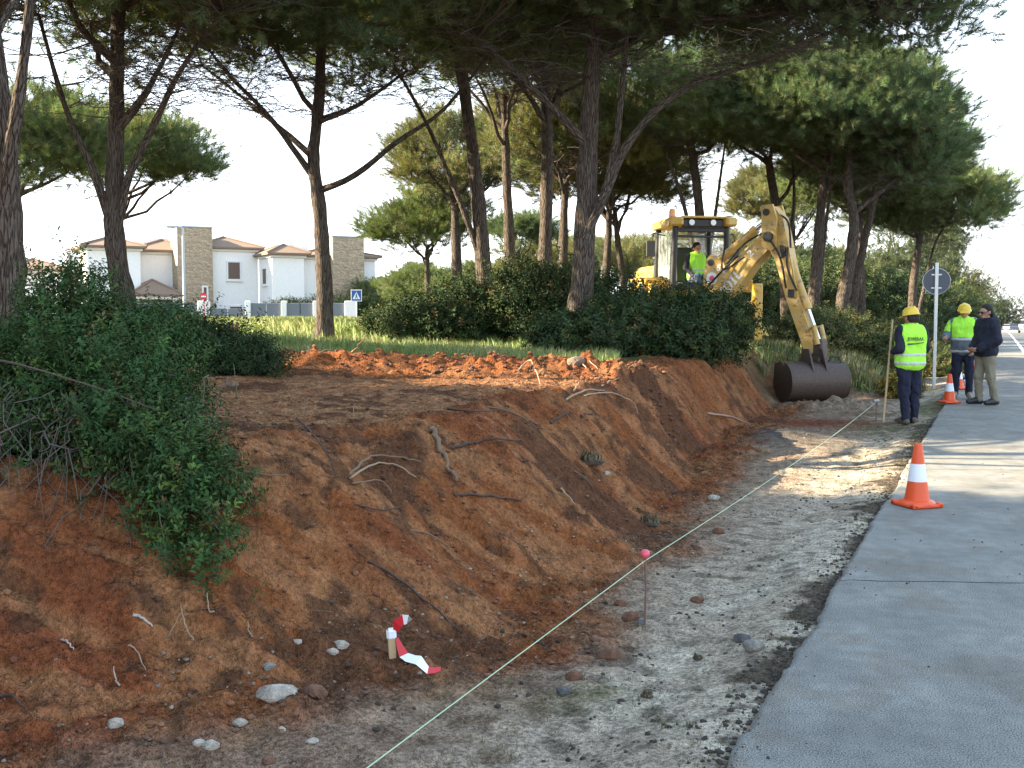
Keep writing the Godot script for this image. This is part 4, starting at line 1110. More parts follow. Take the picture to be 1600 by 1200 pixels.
# ---------------------------------------------------------------- digger
func make_digger() -> void:
	var M := V(4.25, gy(4.25, -24.0, false), -24.0)
	var turn := deg_to_rad(9)
	var t := thing("backhoe_loader", "worn yellow backhoe loader digging at the bank behind dark bushes", "digger", M, turn)
	var Y: Material = mats.machine_yellow; var B: Material = mats.black_steel
	var m := MB.new()
	# chassis, hood, rear frame
	m.box(V(0, 0.75, -1.6), V(0.9, 0.5, 4.2), Basis.IDENTITY, 0.04)
	part(t, "chassis", m, B)
	m = MB.new(); m.box(V(0, 1.45, -2.9), V(1.0, 0.9, 1.9), Basis.IDENTITY, 0.12)
	part(t, "engine_hood", m, Y)
	m = MB.new(); m.box(V(0, 1.12, -0.8), V(1.5, 0.32, 1.7), Basis.IDENTITY, 0.05)
	part(t, "cab_base", m, Y)
	m = MB.new(); m.box(V(0, 0.62, 0.35), V(2.2, 0.5, 0.18), Basis.IDENTITY, 0.03)
	m.box(V(0, 0.95, 0.36), V(2.2, 0.1, 0.3), Basis.IDENTITY, 0.02)
	part(t, "rear_frame", m, Y)
	for s: float in [-1.0, 1.0]:
		m = MB.new(); m.box(V(s * 1.2, 0.68, 0.42), V(0.2, 1.42, 0.22), Basis.IDENTITY, 0.02)
		m.box(V(s * 1.2, 0.0, 0.42), V(0.13, 0.5, 0.15), Basis.IDENTITY, 0.01)
		m.box(V(s * 1.2, -0.12, 0.42), V(0.45, 0.08, 0.45), Basis.IDENTITY, 0.02)
		m.cyl(V(s * 1.2, 1.25, 0.52), V(s * 1.2, 1.25, 0.55), 0.05)
		part(t, "stabiliser_leg", m, Y)
		m = MB.new(); m.box(V(s * 1.0, 1.5, -0.75), V(0.55, 0.07, 1.4), Basis.IDENTITY, 0.03); m.box(V(s * 1.0, 1.35, -0.08), V(0.55, 0.32, 0.06), Basis(Vector3.RIGHT, 0.4), 0.02)
		part(t, "fender", m, Y)
		m = MB.new(); m.box(V(s * 1.05, 1.32, 0.0), V(0.16, 0.16, 0.06), Basis.IDENTITY, 0.02)
		part(t, "tail_light", m, mats.amber)
		for w in [[0.72, 0.45, -0.75, 0.72], [0.5, 0.32, -3.1, 0.5]]:
			var o := Node3D.new(); o.name = "wheel"; t.add_child(o, true)
			var c := V(s * 0.92, w[3], w[2])
			var R: float = w[0]; var hw: float = w[1] / 2
			m = MB.new(); m.lathe([Vector2(R * 0.55, -hw), Vector2(R * 0.9, -hw), Vector2(R, -hw * 0.7), Vector2(R, hw * 0.7), Vector2(R * 0.9, hw), Vector2(R * 0.55, hw)], c, Basis(Vector3.BACK, PI / 2), 24)
			for k in 18:
				var a := TAU * k / 18
				m.box(c + V(0, cos(a) * R, sin(a) * R), V(hw * 1.8, 0.05, 0.07), Basis(Vector3.RIGHT, a), 0.01)
			part(o, "tyre", m, mats.rubber)
			m = MB.new(); m.lathe([Vector2(R * 0.56, -hw * 0.8), Vector2(R * 0.4, -hw * 0.3), Vector2(0.08, -hw * 0.2), Vector2(0.08, hw * 0.2), Vector2(R * 0.4, hw * 0.3), Vector2(R * 0.56, hw * 0.8)], c, Basis(Vector3.BACK, PI / 2), 20)
			part(o, "rim", m, mats.cream)
	# front loader
	for s: float in [-1.0, 1.0]:
		m = MB.new()
		m.tube([V(s * 0.6, 1.5, -2.0), V(s * 0.62, 1.35, -3.4), V(s * 0.65, 0.5, -4.3)], [0.09, 0.1, 0.08], 8)
		part(t, "loader_arm", m, Y)
	m = MB.new(); m.prism([Vector2(-4.2, 0.95), Vector2(-4.35, 0.3), Vector2(-5.1, 0.12), Vector2(-5.1, 0.09), Vector2(-4.3, 0.14), Vector2(-4.15, 0.95)], Vector3.ZERO, Basis(Vector3.BACK, Vector3.UP, Vector3.LEFT), 2.2)
	part(t, "loader_bucket", m, mats.bucket_steel)
	# cab
	var cab := Node3D.new(); cab.name = "cab"; t.add_child(cab)
	for p in [[-0.64, 0.0, -0.6, 0.06], [0.64, 0.0, 0.6, 0.06], [-0.66, -1.25, -0.62, -1.15], [0.66, -1.25, 0.62, -1.15]]:
		m = MB.new(); m.tube([V(p[0], 1.25, p[1]), V(p[2], 2.68, p[3])], [0.075, 0.07], 6)
		part(cab, "pillar", m, B)
	m = MB.new()
	m.box(V(0, 2.60, 0.06), V(1.14, 0.1, 0.08), Basis.IDENTITY, 0.01); m.box(V(0, 1.32, 0.02), V(1.24, 0.1, 0.07), Basis.IDENTITY, 0.01)
	m.box(V(0, 2.45, 0.05), V(1.12, 0.05, 0.05), Basis.IDENTITY, 0.01)
	part(cab, "rear_window_frame", m, B)
	m = MB.new()
	var rf := [Vector2(-0.78, 2.68), Vector2(-0.75, 2.80), Vector2(-0.66, 2.89), Vector2(0.66, 2.89), Vector2(0.75, 2.80), Vector2(0.78, 2.68)]
	m.prism(rf, V(0, 0, -0.6), Basis.IDENTITY, 1.42)
	for s: float in [-1.0, 1.0]: m.box(V(s * 0.62, 2.77, 0.2), V(0.3, 0.2, 0.24), Basis(Vector3.UP, s * 0.25), 0.04)
	m.box(V(0, 2.865, 0.2), V(1.05, 0.05, 0.24), Basis.IDENTITY, 0.015)
	var roof := part(cab, "roof", m, Y)
	m = MB.new(); m.box(V(0, 2.74, 0.17), V(0.98, 0.18, 0.1), Basis.IDENTITY, 0.02)
	part(cab, "rear_visor", m, B)
	for x in [-0.28, 0.22]:
		m = MB.new(); m.cyl(V(x, 2.75, 0.215), V(x, 2.75, 0.26), 0.065)
		part(cab, "work_light", m, mats.galvanised)
	m = MB.new(); m.lathe([Vector2(0.085, 2.84), Vector2(0.085, 2.88), Vector2(0.075, 2.9), Vector2(0.075, 3.0), Vector2(0.05, 3.05), Vector2(0.0, 3.06)], V(-0.66, 0.02, 0.0), Basis.IDENTITY, 14)
	part(cab, "beacon", m, mats.amber)
	for s: float in [-1.0, 1.0]:
		m = MB.new(); m.box(V(s * 0.63, 1.98, -0.6), V(0.012, 1.25, 1.05))
		part(cab, "side_window", m, mats.glass)
	m = MB.new(); m.box(V(0, 2.0, -1.2), V(1.15, 1.25, 0.012))
	part(cab, "windscreen", m, mats.glass)
	m = MB.new(); m.box(V(0, 1.3, -0.95), V(0.5, 0.3, 0.5), Basis.IDENTITY, 0.05); m.box(V(0, 1.85, -1.1), V(0.5, 0.85, 0.14), Basis(Vector3.RIGHT, -0.1), 0.05)
	part(cab, "seat", m, B)
	m = MB.new(); m.tube([V(-0.25, 1.28, -0.2), V(-0.27, 1.7, -0.16)], [0.02, 0.015], 6); m.tube([V(0.2, 1.28, -0.2), V(0.22, 1.7, -0.16)], [0.02, 0.015], 6); m.box(V(0, 1.32, -0.2), V(0.7, 0.22, 0.2), Basis.IDENTITY, 0.03)
	part(cab, "control_levers", m, B)
	for s: float in [-1.0, 1.0]:
		m = MB.new(); m.tube([V(s * 0.66, 2.5, -0.5), V(s * 0.95, 2.55, -0.45), V(s * 1.0, 2.35, -0.45)], [0.015, 0.015, 0.015], 5); m.box(V(s * 1.02, 2.2, -0.45), V(0.2, 0.36, 0.05), Basis(Vector3.UP, s * 0.3), 0.02)
		part(cab, "mirror", m, B)
	# boom, dipper, rams: drawn in the plane of the arm, s metres out from the king post, y above the sea of the scene
	var K := V(3.9, 0.0, -22.6)
	var hd := V(0.75, 0, 0.66).normalized()
	var inv := Basis(Vector3.UP, -turn)
	var bas := inv * Basis(hd, Vector3.UP, hd.cross(Vector3.UP))
	var org := inv * (K - M)
	var at := func(s: float, y: float, w := 0.0) -> Vector3: return org + bas * V(s, y, w)
	m = MB.new(); m.box(at.call(-0.08, 0.95), V(0.4, 0.8, 0.44), bas, 0.04); m.cyl(at.call(-0.1, 0.5), at.call(-0.1, 1.42), 0.12)
	part(t, "king_post", m, Y)
	var boom := Node3D.new(); boom.name = "boom"; t.add_child(boom)
	m = MB.new(); m.prism([Vector2(-0.14, 1.2), Vector2(0.02, 1.1), Vector2(0.75, 1.62), Vector2(1.5, 2.62), Vector2(1.98, 3.05), Vector2(1.95, 3.24), Vector2(1.78, 3.3), Vector2(1.2, 2.86), Vector2(0.62, 2.3), Vector2(0.3, 1.86), Vector2(-0.16, 1.42)], at.call(0.0, 0.0), bas, 0.34)
	part(boom, "beam", m, mats.boom_yellow)
	for s: float in [-1.0, 1.0]:
		m = MB.new(); m.prism([Vector2(0.28, 1.8), Vector2(0.40, 2.72), Vector2(0.50, 2.82), Vector2(0.64, 2.76), Vector2(1.05, 2.52), Vector2(0.9, 2.3)], at.call(0.0, 0.0, s * 0.2), bas, 0.04)
		part(boom, "bracket", m, mats.boom_yellow)
	m = MB.new(); m.cyl(at.call(0.52, 2.66, -0.24), at.call(0.52, 2.66, 0.24), 0.07)
	part(boom, "pivot_pin", m, B)
	m = MB.new(); m.cyl(at.call(1.84, 3.13, -0.30), at.call(1.84, 3.13, 0.30), 0.1)
	part(boom, "pivot_pin", m, B)
	m = MB.new(); m.lathe([Vector2(0.13, 0.0), Vector2(0.13, 0.006), Vector2(0.0, 0.006)], at.call(0.55, 2.33, 0.222), bas * Basis(Vector3.RIGHT, PI / 2), 18)
	part(boom, "round_sticker", m, mats.reflective_white)
	m = MB.new(); m.lathe([Vector2(0.06, 0.0), Vector2(0.06, 0.004), Vector2(0.0, 0.004)], at.call(0.55, 2.33, 0.229), bas * Basis(Vector3.RIGHT, PI / 2), 14)
	part(boom, "sticker_ring", m, mats.pink)
	for tx in [["NYOIL", 0.30, at.call(0.86, 2.12, 0.173), 0.82], ["6.2", 0.19, at.call(0.78, 2.52, 0.224), -0.35], ["2", 0.2, at.call(1.4, 2.82, 0.173), 0.85]]:
		var tm := TextMesh.new()
		var fo := SystemFont.new(); fo.font_names = PackedStringArray(["Droid Sans"]); fo.font_weight = 700
		tm.font = fo; tm.text = tx[0]; tm.font_size = 64; tm.pixel_size = tx[1] / 64.0; tm.depth = 0.004
		tm.material = mats.reflective_white
		var o := MeshInstance3D.new(); o.name = "lettering"; o.mesh = tm
		boom.add_child(o, true)
		o.transform = Transform3D(bas * Basis(Vector3.BACK, tx[3]), tx[2])
	var ram := func(nm: String, a: Vector2, b: Vector2, r: float, split: float, w := 0.0) -> void:
		var pa: Vector3 = at.call(a.x, a.y, w); var pb: Vector3 = at.call(b.x, b.y, w)
		var q := pa.lerp(pb, split)
		var o := Node3D.new(); o.name = nm; t.add_child(o, true)
		var c := MB.new(); c.cyl(pa, q, r); c.cyl(pa.lerp(q, 0.93), pa.lerp(q, 1.02), r * 1.2)
		part(o, "cylinder", c, mats.boom_yellow)
		c = MB.new(); c.cyl(q, pb, r * 0.55)
		part(o, "rod", c, mats.chrome)
		c = MB.new(); c.cyl(pb - bas.z * 0.08, pb + bas.z * 0.08, r * 1.0)
		part(o, "rod_eye", c, B)
	ram.call("dipper_ram", Vector2(0.52, 2.66), Vector2(1.83, 3.6), 0.085, 0.68)
	ram.call("lift_ram", Vector2(-0.05, 1.62), Vector2(0.50, 2.36), 0.1, 0.8)
	ram.call("bucket_ram", Vector2(2.13, 2.86), Vector2(2.87, 1.0), 0.075, 0.62)
	var dip := Node3D.new(); dip.name = "dipper"; t.add_child(dip)
	m = MB.new(); m.prism([Vector2(1.70, 3.72), Vector2(1.88, 3.74), Vector2(2.08, 3.5), Vector2(2.2, 3.0), Vector2(2.42, 2.0), Vector2(2.72, 1.2), Vector2(2.86, 0.85), Vector2(2.64, 0.78), Vector2(2.52, 1.05), Vector2(2.2, 1.85), Vector2(1.92, 2.7), Vector2(1.74, 2.95), Vector2(1.68, 3.3)], at.call(0.0, 0.0), bas, 0.26)
	part(dip, "beam", m, mats.boom_yellow)
	for s: float in [-1.0, 1.0]:
		m = MB.new(); m.prism([Vector2(1.66, 3.76), Vector2(1.9, 3.78), Vector2(2.0, 3.5), Vector2(1.98, 2.92), Vector2(1.88, 2.85), Vector2(1.68, 2.95)], at.call(0.0, 0.0, s * 0.2), bas, 0.06)
		part(dip, "cheek_plate", m, mats.boom_yellow)
	m = MB.new(); m.prism([Vector2(2.05, 2.96), Vector2(2.22, 2.92), Vector2(2.2, 2.76), Vector2(2.08, 2.7)], at.call(0.0, 0.0), bas, 0.34)
	m.cyl(at.call(1.78, 3.62, -0.26), at.call(1.78, 3.62, 0.26), 0.07); m.cyl(at.call(2.13, 2.86, -0.2), at.call(2.13, 2.86, 0.2), 0.06); m.box(at.call(2.3, 2.0, 0.15), V(0.12, 0.16, 0.06), bas, 0.01)
	part(dip, "pins", m, B)
	m = MB.new()
	m.tube([at.call(2.66, 1.28, 0.16), at.call(2.8, 1.36, 0.16), at.call(2.88, 1.0, 0.16)], [0.05, 0.05, 0.06], 8)
	part(t, "tipping_link", m, mats.boom_yellow)
	m = MB.new(); m.tube([at.call(2.66, 1.28, -0.16), at.call(2.8, 1.36, -0.16), at.call(2.88, 1.0, -0.16)], [0.05, 0.05, 0.06], 8)
	part(t, "tipping_link", m, mats.boom_yellow)
	m = MB.new(); m.box(at.call(2.86, 0.88), V(0.2, 0.46, 0.28), bas, 0.03); m.box(at.call(2.78, 0.62), V(0.36, 0.3, 0.42), bas, 0.04); m.cyl(at.call(2.70, 0.72, -0.28), at.call(2.70, 0.72, 0.28), 0.09); m.cyl(at.call(2.93, 0.6, -0.26), at.call(2.93, 0.6, 0.26), 0.08)
	part(t, "quick_hitch", m, mats.bucket_steel)
	# hoses
	for hs in [[[0.9, 2.62, 0.24], [1.3, 3.0, 0.26], [1.7, 3.2, 0.27]], [[1.86, 3.1, 0.26], [2.1, 2.7, 0.24], [2.2, 2.1, 0.17]], [[0.3, 2.0, 0.24], [0.75, 2.42, 0.27], [1.15, 2.78, 0.2]], [[1.98, 3.58, 0.1], [2.2, 3.4, 0.12], [2.26, 2.9, 0.12]], [[2.22, 2.9, 0.18], [2.24, 2.5, 0.2], [2.42, 2.05, 0.14]], [[0.8, 2.95, 0.16], [0.86, 2.5, 0.32], [1.3, 2.75, 0.22]]]:
		m = MB.new()
		var pts := []
		for h in hs: pts.append(at.call(h[0], h[1], h[2]))
		pts = smooth_path(pts, 6)
		m.tube(pts, taper(pts.size(), 0.02, 0.02), 6)
		part(t, "hose", m, mats.rubber)
	# wide ditching bucket, its rounded back towards us
	var bx := V(0.96, 0, -0.28)
	var bb := inv * Basis(bx.cross(Vector3.UP), Vector3.UP, -bx)
	var bc: Vector3 = inv * (V(5.86, 0.2, -20.55) - M)
	var prof := [Vector2(-0.32, 0.42), Vector2(-0.05, 0.47), Vector2(0.16, 0.42), Vector2(0.30, 0.28), Vector2(0.355, 0.08), Vector2(0.31, -0.12), Vector2(0.18, -0.25), Vector2(-0.02, -0.31), Vector2(-0.38, -0.33)]
	var fine := []
	for k in prof.size() - 1:
		for q in 4: fine.append(prof[k].cubic_interpolate(prof[k + 1], prof[max(k - 1, 0)], prof[min(k + 2, prof.size() - 1)], q / 4.0))
	fine.append(prof[-1])
	prof = fine
	var ring := []
	for p in prof: ring.append(p)
	for k in prof.size(): ring.append(prof[prof.size() - 1 - k] * 0.94)
	var buck := Node3D.new(); buck.name = "bucket"; t.add_child(buck)
	m = MB.new(); m.prism(ring, bc, bb, 1.22)
	part(buck, "shell", m, mats.bucket_steel)
	for s: float in [-1.0, 1.0]:
		m = MB.new(); m.prism(prof, bc + bb * V(0, 0, s * 0.63), bb, 0.035)
		part(buck, "side_plate", m, mats.bucket_steel)
	for s: float in [-0.15, 0.15]:
		m = MB.new(); m.prism([Vector2(-0.2, 0.4), Vector2(-0.1, 0.72), Vector2(0.12, 0.72), Vector2(0.3, 0.3), Vector2(0.31, 0.1)], bc + bb * V(0, 0, s), bb, 0.04)
		part(buck, "lug", m, mats.bucket_steel)
	m = MB.new(); m.tube([bc + bb * V(-0.05, 0.46, -0.4), bc + bb * V(0.0, 0.56, -0.42), bc + bb * V(0.05, 0.56, -0.56), bc + bb * V(0.1, 0.44, -0.58)], [0.02, 0.02, 0.02, 0.02], 6)
	part(buck, "lifting_eye", m, mats.bucket_steel)
	m = MB.new(); m.box(bc + bb * V(-0.42, -0.33, 0), V(0.16, 0.025, 1.26), bb, 0.005)
	part(buck, "cutting_edge", m, mats.bucket_steel)

# ---------------------------------------------------------------- people: smooth unions of tapered limbs, meshed as surface nets
func blend(mb: MB, prims: Array, k: float, cell: float, grow := 0.0, clips := []) -> void:
	var lo := Vector3.ONE * 1e9; var hi := Vector3.ONE * -1e9
	for p in prims:
		var r: float = maxf(p[2], p[3]) + grow + cell * 3.0
		for e in [p[0], p[1]]:
			lo = lo.min(e - Vector3.ONE * r); hi = hi.max(e + Vector3.ONE * r)
	var nx := int((hi.x - lo.x) / cell) + 2; var ny := int((hi.y - lo.y) / cell) + 2; var nz := int((hi.z - lo.z) / cell) + 2
	var f := PackedFloat32Array()
	f.resize(nx * ny * nz)
	f.fill(1e3)
	for p in prims:
		var a: Vector3 = p[0]; var b: Vector3 = p[1]; var ra: float = p[2] + grow; var rb: float = p[3] + grow
		var r := maxf(ra, rb) + k + cell * 2.0
		var l := (a.min(b) - Vector3.ONE * r - lo) / cell; var h := (a.max(b) + Vector3.ONE * r - lo) / cell
		var ab := b - a
		var il := 1.0 / maxf(ab.length_squared(), 1e-9)
		for x in range(max(0, int(l.x)), min(nx, int(h.x) + 1)):
			for y in range(max(0, int(l.y)), min(ny, int(h.y) + 1)):
				for z in range(max(0, int(l.z)), min(nz, int(h.z) + 1)):
					var q := lo + Vector3(x, y, z) * cell
					var t := clampf((q - a).dot(ab) * il, 0.0, 1.0)
					var d := (q - a - ab * t).length() - lerpf(ra, rb, t)
					var w := (x * ny + y) * nz + z
					var g := f[w]
					if g > 100.0: f[w] = d
					else:
						var s := maxf(k - absf(g - d), 0.0) / k
						f[w] = minf(g, d) - s * s * k * 0.25
	if clips.size() > 0:
		for x in nx:
			for y in ny:
				for z in nz:
					var w := (x * ny + y) * nz + z
					if f[w] > 50.0: continue
					var q := lo + Vector3(x, y, z) * cell
					for c: Plane in clips: f[w] = maxf(f[w], c.distance_to(q))
	var ids := PackedInt32Array()
	ids.resize(nx * ny * nz)
	ids.fill(-1)
	var off := [0, nz * ny, nz, nz * ny + nz, 1, nz * ny + 1, nz + 1, nz * ny + nz + 1]
	var co := [Vector3(0, 0, 0), Vector3(1, 0, 0), Vector3(0, 1, 0), Vector3(1, 1, 0), Vector3(0, 0, 1), Vector3(1, 0, 1), Vector3(0, 1, 1), Vector3(1, 1, 1)]
	var ed := [[0, 1], [2, 3], [4, 5], [6, 7], [0, 2], [1, 3], [4, 6], [5, 7], [0, 4], [1, 5], [2, 6], [3, 7]]
	for x in nx - 1:
		for y in ny - 1:
			for z in nz - 1:
				var w := (x * ny + y) * nz + z
				var s0 := f[w] < 0.0
				var mix := false
				for e in range(1, 8):
					if (f[w + off[e]] < 0.0) != s0: mix = true; break
				if not mix: continue
				var sum := Vector3.ZERO; var cnt := 0
				for e in ed:
					var fa := f[w + off[e[0]]]; var fb := f[w + off[e[1]]]
					if (fa < 0.0) != (fb < 0.0):
						sum += co[e[0]].lerp(co[e[1]], clampf(fa / (fa - fb), 0.0, 1.0)); cnt += 1
				var g := Vector3(minf(f[w + off[1]], 1) - minf(f[w], 1) + minf(f[w + off[7]], 1) - minf(f[w + off[6]], 1), minf(f[w + off[2]], 1) - minf(f[w], 1) + minf(f[w + off[7]], 1) - minf(f[w + off[5]], 1), minf(f[w + off[4]], 1) - minf(f[w], 1) + minf(f[w + off[7]], 1) - minf(f[w + off[3]], 1))
				ids[w] = mb.vert(lo + (Vector3(x, y, z) + sum / cnt) * cell, g.normalized())
	var st := [ny * nz, nz, 1]
	for x in range(1, nx - 1):
		for y in range(1, ny - 1):
			for z in range(1, nz - 1):
				var w := (x * ny + y) * nz + z
				for ax in 3:
					var b0 := f[w] < 0.0
					if b0 == (f[w + st[ax]] < 0.0): continue
					var p: int = st[(ax + 1) % 3]; var q: int = st[(ax + 2) % 3]
					var a1 := ids[w]; var a2 := ids[w - p]; var a3 := ids[w - p - q]; var a4 := ids[w - q]
					if a1 < 0 or a2 < 0 or a3 < 0 or a4 < 0: continue
					if b0: mb.i.append_array([a1, a3, a2, a1, a4, a3])
					else: mb.i.append_array([a1, a2, a3, a1, a3, a4])
func crumple(mb: MB, amp: float) -> void:   # soft folds in cloth
	for k in mb.v.size():
		var p := mb.v[k]
		mb.v[k] = p + mb.n[k] * amp * (nc.get_noise_3d(p.x * 5.0, p.y * 3.2, p.z * 5.0) + 0.5 * nc.get_noise_3d(p.x * 11.0 + 7.0, p.y * 5.0, p.z * 11.0))
	var sum := PackedVector3Array(); sum.resize(mb.v.size())
	for k in range(0, mb.i.size(), 3):
		var a := mb.i[k]; var b := mb.i[k + 1]; var c := mb.i[k + 2]
		var nn := (mb.v[c] - mb.v[a]).cross(mb.v[b] - mb.v[a])
		sum[a] += nn; sum[b] += nn; sum[c] += nn
	for k in mb.v.size():
		if sum[k].length() > 0: mb.n[k] = sum[k].normalized() * (1.0 if sum[k].dot(mb.n[k]) > 0 else -1.0)
func hand(mb: MB, wr: Vector3, dir: Vector3, palm: Vector3, curl: float, left: float) -> void:   # palm: the way the palm faces; left: side the thumb leaves
	dir = dir.normalized()
	palm = (palm - dir * palm.dot(dir)).normalized()
	var side := dir.cross(palm) * left
	var pr := []
	pr.append([wr - dir * 0.02, wr + dir * 0.02, 0.026, 0.024])
	for j in 4:
		var o := (j - 1.5) * 0.021
		var k0 := wr + dir * (0.085 - absf(j - 1.2) * 0.004) - side * o
		pr.append([wr + dir * 0.02 - side * o * 0.6, k0, 0.015, 0.0125])
		var d := dir
		var l: float = [0.040, 0.046, 0.042, 0.033][j]
		var p := k0
		for sg in 3:
			d = (d * cos(curl) + palm * sin(curl)).normalized() if sg == 0 else (d * cos(curl) + (palm * d.dot(dir) - dir * d.dot(palm)).normalized() * sin(curl)).normalized()
			var e := p + d * l
			pr.append([p, e, 0.0105 - 0.001 * sg, 0.0095 - 0.001 * sg])
			p = e; l *= 0.72
	var t0 := wr + dir * 0.025 + side * 0.022
	var t1 := t0 + (dir * 0.6 + side * 0.7 + palm * 0.3).normalized() * 0.04
	var t2 := t1 + (dir * 0.8 + side * 0.1 + palm * 0.55).normalized() * 0.035
	pr.append([t0, t1, 0.015, 0.012]); pr.append([t1, t2, 0.012, 0.009])
	blend(mb, pr, 0.008, 0.005)
# The figure faces +z, its left is +x. o holds: drop (seated), lean, arms [shoulder side: elbow, wrist], feet, and what is worn.
func person(label: String, at: Vector3, turn: float, o: Dictionary) -> Node3D:
	var t := thing("person", label, "person", at, turn)
	var dr: float = o.get("drop", 0.0)
	var D := V(0, -dr, 0)
	var torso := [
		[V(-0.07, 0.94, 0) + D, V(0.07, 0.94, 0) + D, 0.125, 0.125], [V(-0.065, 1.08, 0.01) + D, V(0.065, 1.08, 0.01) + D, 0.115, 0.115],
		[V(-0.07, 1.0, 0.01) + D, V(-0.10, 1.33, 0.0) + D, 0.11, 0.115], [V(0.07, 1.0, 0.01) + D, V(0.10, 1.33, 0.0) + D, 0.11, 0.115],
		[V(-0.155, 1.425, -0.01) + D, V(0.155, 1.425, -0.01) + D, 0.068, 0.068], [V(0, 1.40, 0) + D, V(0, 1.50, 0) + D, 0.08, 0.055]]
	if o.get("belly", 0.0) > 0: torso.append([V(0, 1.03, 0.05) + D, V(0, 1.16, 0.05) + D, o.belly, o.belly * 0.9])
	var hips: Array = [V(-0.095, 0.90, 0) + D, V(0.095, 0.90, 0) + D]
	var knees: Array = o.get("knees", [V(-0.115, 0.50, 0.02), V(0.115, 0.50, 0.02)])
	var ankles: Array = o.get("ankles", [V(-0.12, 0.09, -0.02), V(0.12, 0.09, -0.02)])
	var toes: Array = o.get("toes", [V(-0.15, 0.04, 0.17), V(0.15, 0.04, 0.17)])
	var legs := []
	var feet := []
	for s in 2:
		legs.append([hips[s], knees[s], 0.092, 0.066]); legs.append([knees[s], ankles[s], 0.062, 0.046])
		var heel: Vector3 = ankles[s] + V(0, 0.045 - ankles[s].y + toes[s].y - 0.04, -0.035)
		feet.append([heel, toes[s], 0.042, 0.036]); feet.append([ankles[s], toes[s] * 0.6 + ankles[s] * 0.4, 0.046, 0.036])
	var sh := [V(-0.185, 1.42, -0.01) + D, V(0.185, 1.42, -0.01) + D]
	var arms := []
	var aj: Array = o.arms       # [[elbow, wrist, hand dir, palm, curl], same for the left]
	for s in 2:
		arms.append([sh[s], aj[s][0] + D, 0.058, 0.047]); arms.append([aj[s][0] + D, aj[s][1] + D, 0.046, 0.034])
	var hq: Basis = Basis(Vector3.UP, o.get("head_turn", 0.0)) * Basis(Vector3.RIGHT, o.get("head_nod", 0.0))
	var N := V(0, 1.53, 0) + D
	var hp := func(v: Vector3) -> Vector3: return N + hq * v
	var head := [[V(0, 1.44, -0.01) + D, N + V(0, 0.02, 0), 0.06, 0.054], [hp.call(V(0, 0.135, -0.02)), hp.call(V(0, 0.115, 0.015)), 0.090, 0.086], [hp.call(V(0, 0.06, 0.03)), hp.call(V(0, 0.025, 0.06)), 0.066, 0.044], [hp.call(V(0, 0.115, 0.10)), hp.call(V(0, 0.075, 0.122)), 0.011, 0.017],
		[hp.call(V(-0.086, 0.10, -0.005)), hp.call(V(-0.09, 0.07, 0.0)), 0.018, 0.013], [hp.call(V(0.086, 0.10, -0.005)), hp.call(V(0.09, 0.07, 0.0)), 0.018, 0.013], [hp.call(V(-0.035, 0.135, 0.088)), hp.call(V(0.035, 0.135, 0.088)), 0.014, 0.014], [hp.call(V(-0.018, 0.035, 0.098)), hp.call(V(0.018, 0.035, 0.098)), 0.010, 0.010]]
	var body := MB.new()
	blend(body, torso + legs + arms + feet + [head[0]], 0.05, 0.022, -0.006)
	blend(body, head, 0.018, 0.0075)
	for s in 2: hand(body, aj[s][1] + D, aj[s][2], aj[s][3], aj[s][4], -1.0 if s == 0 else 1.0)
	part(t, "body", body, mats.skin)
	for s: float in [-1.0, 1.0]:
		var ey := MB.new(); ey.lathe([Vector2(0.0, -0.011), Vector2(0.01, -0.006), Vector2(0.012, 0.0), Vector2(0.01, 0.006), Vector2(0.0, 0.011)], hp.call(V(s * 0.032, 0.108, 0.092)), Basis.IDENTITY, 8)
		part(t, "eye", ey, mats.hair)
	var hm := MB.new()
	blend(hm, [[hp.call(V(0, 0.14, -0.025)), hp.call(V(0, 0.125, -0.015)), 0.102, 0.097], [hp.call(V(-0.045, 0.07, -0.055)), hp.call(V(0.045, 0.07, -0.055)), 0.055, 0.055]], 0.02, 0.011, 0.0, [Plane(hq * V(0, -0.62, 0.78).normalized(), hp.call(V(0, 0.145, 0.06)))])
	part(t, "hair", hm, mats.hair)
	var tr := MB.new()
	blend(tr, [torso[0], torso[1]] + legs, 0.04, 0.018, 0.016, [Plane(Vector3.UP, 1.05 - dr)])
	crumple(tr, 0.022)
	part(t, "trousers", tr, o.trousers)
	for s in 2:
		var fm := MB.new()
		blend(fm, [feet[s * 2], feet[s * 2 + 1]], 0.02, 0.012, 0.008)
		part(t, "boot", fm, o.boots)
	var jk := MB.new()
	var hem: float = o.get("hem", 0.86) - dr
	blend(jk, torso + arms, 0.05, 0.018, o.get("puff", 0.014), [Plane(Vector3.DOWN, -hem), Plane(Vector3.UP, 1.535 - dr)])
	crumple(jk, 0.018)
	part(t, "jacket", jk, o.jacket)
	if o.has("vest"):
		var vm := MB.new()
		blend(vm, torso, 0.06, 0.016, 0.030, [Plane(Vector3.DOWN, -(o.vest[0] - dr)), Plane(Vector3.UP, o.vest[1] - dr), Plane(V(1, 0.25, 0).normalized(), 0.53 - 0.24 * dr), Plane(V(-1, 0.25, 0).normalized(), 0.53 - 0.24 * dr)])
		crumple(vm, 0.014)
		part(t, "vest", vm, mats.hi_vis)
	for b in o.get("bands", []):
		var bm := MB.new()
		blend(bm, torso, 0.06, 0.012, b[2], [Plane(Vector3.DOWN, -(b[0] - dr)), Plane(Vector3.UP, b[1] - dr)])
		crumple(bm, 0.014)
		part(t, b[4] if b.size() > 4 else "reflective_band", bm, b[3])
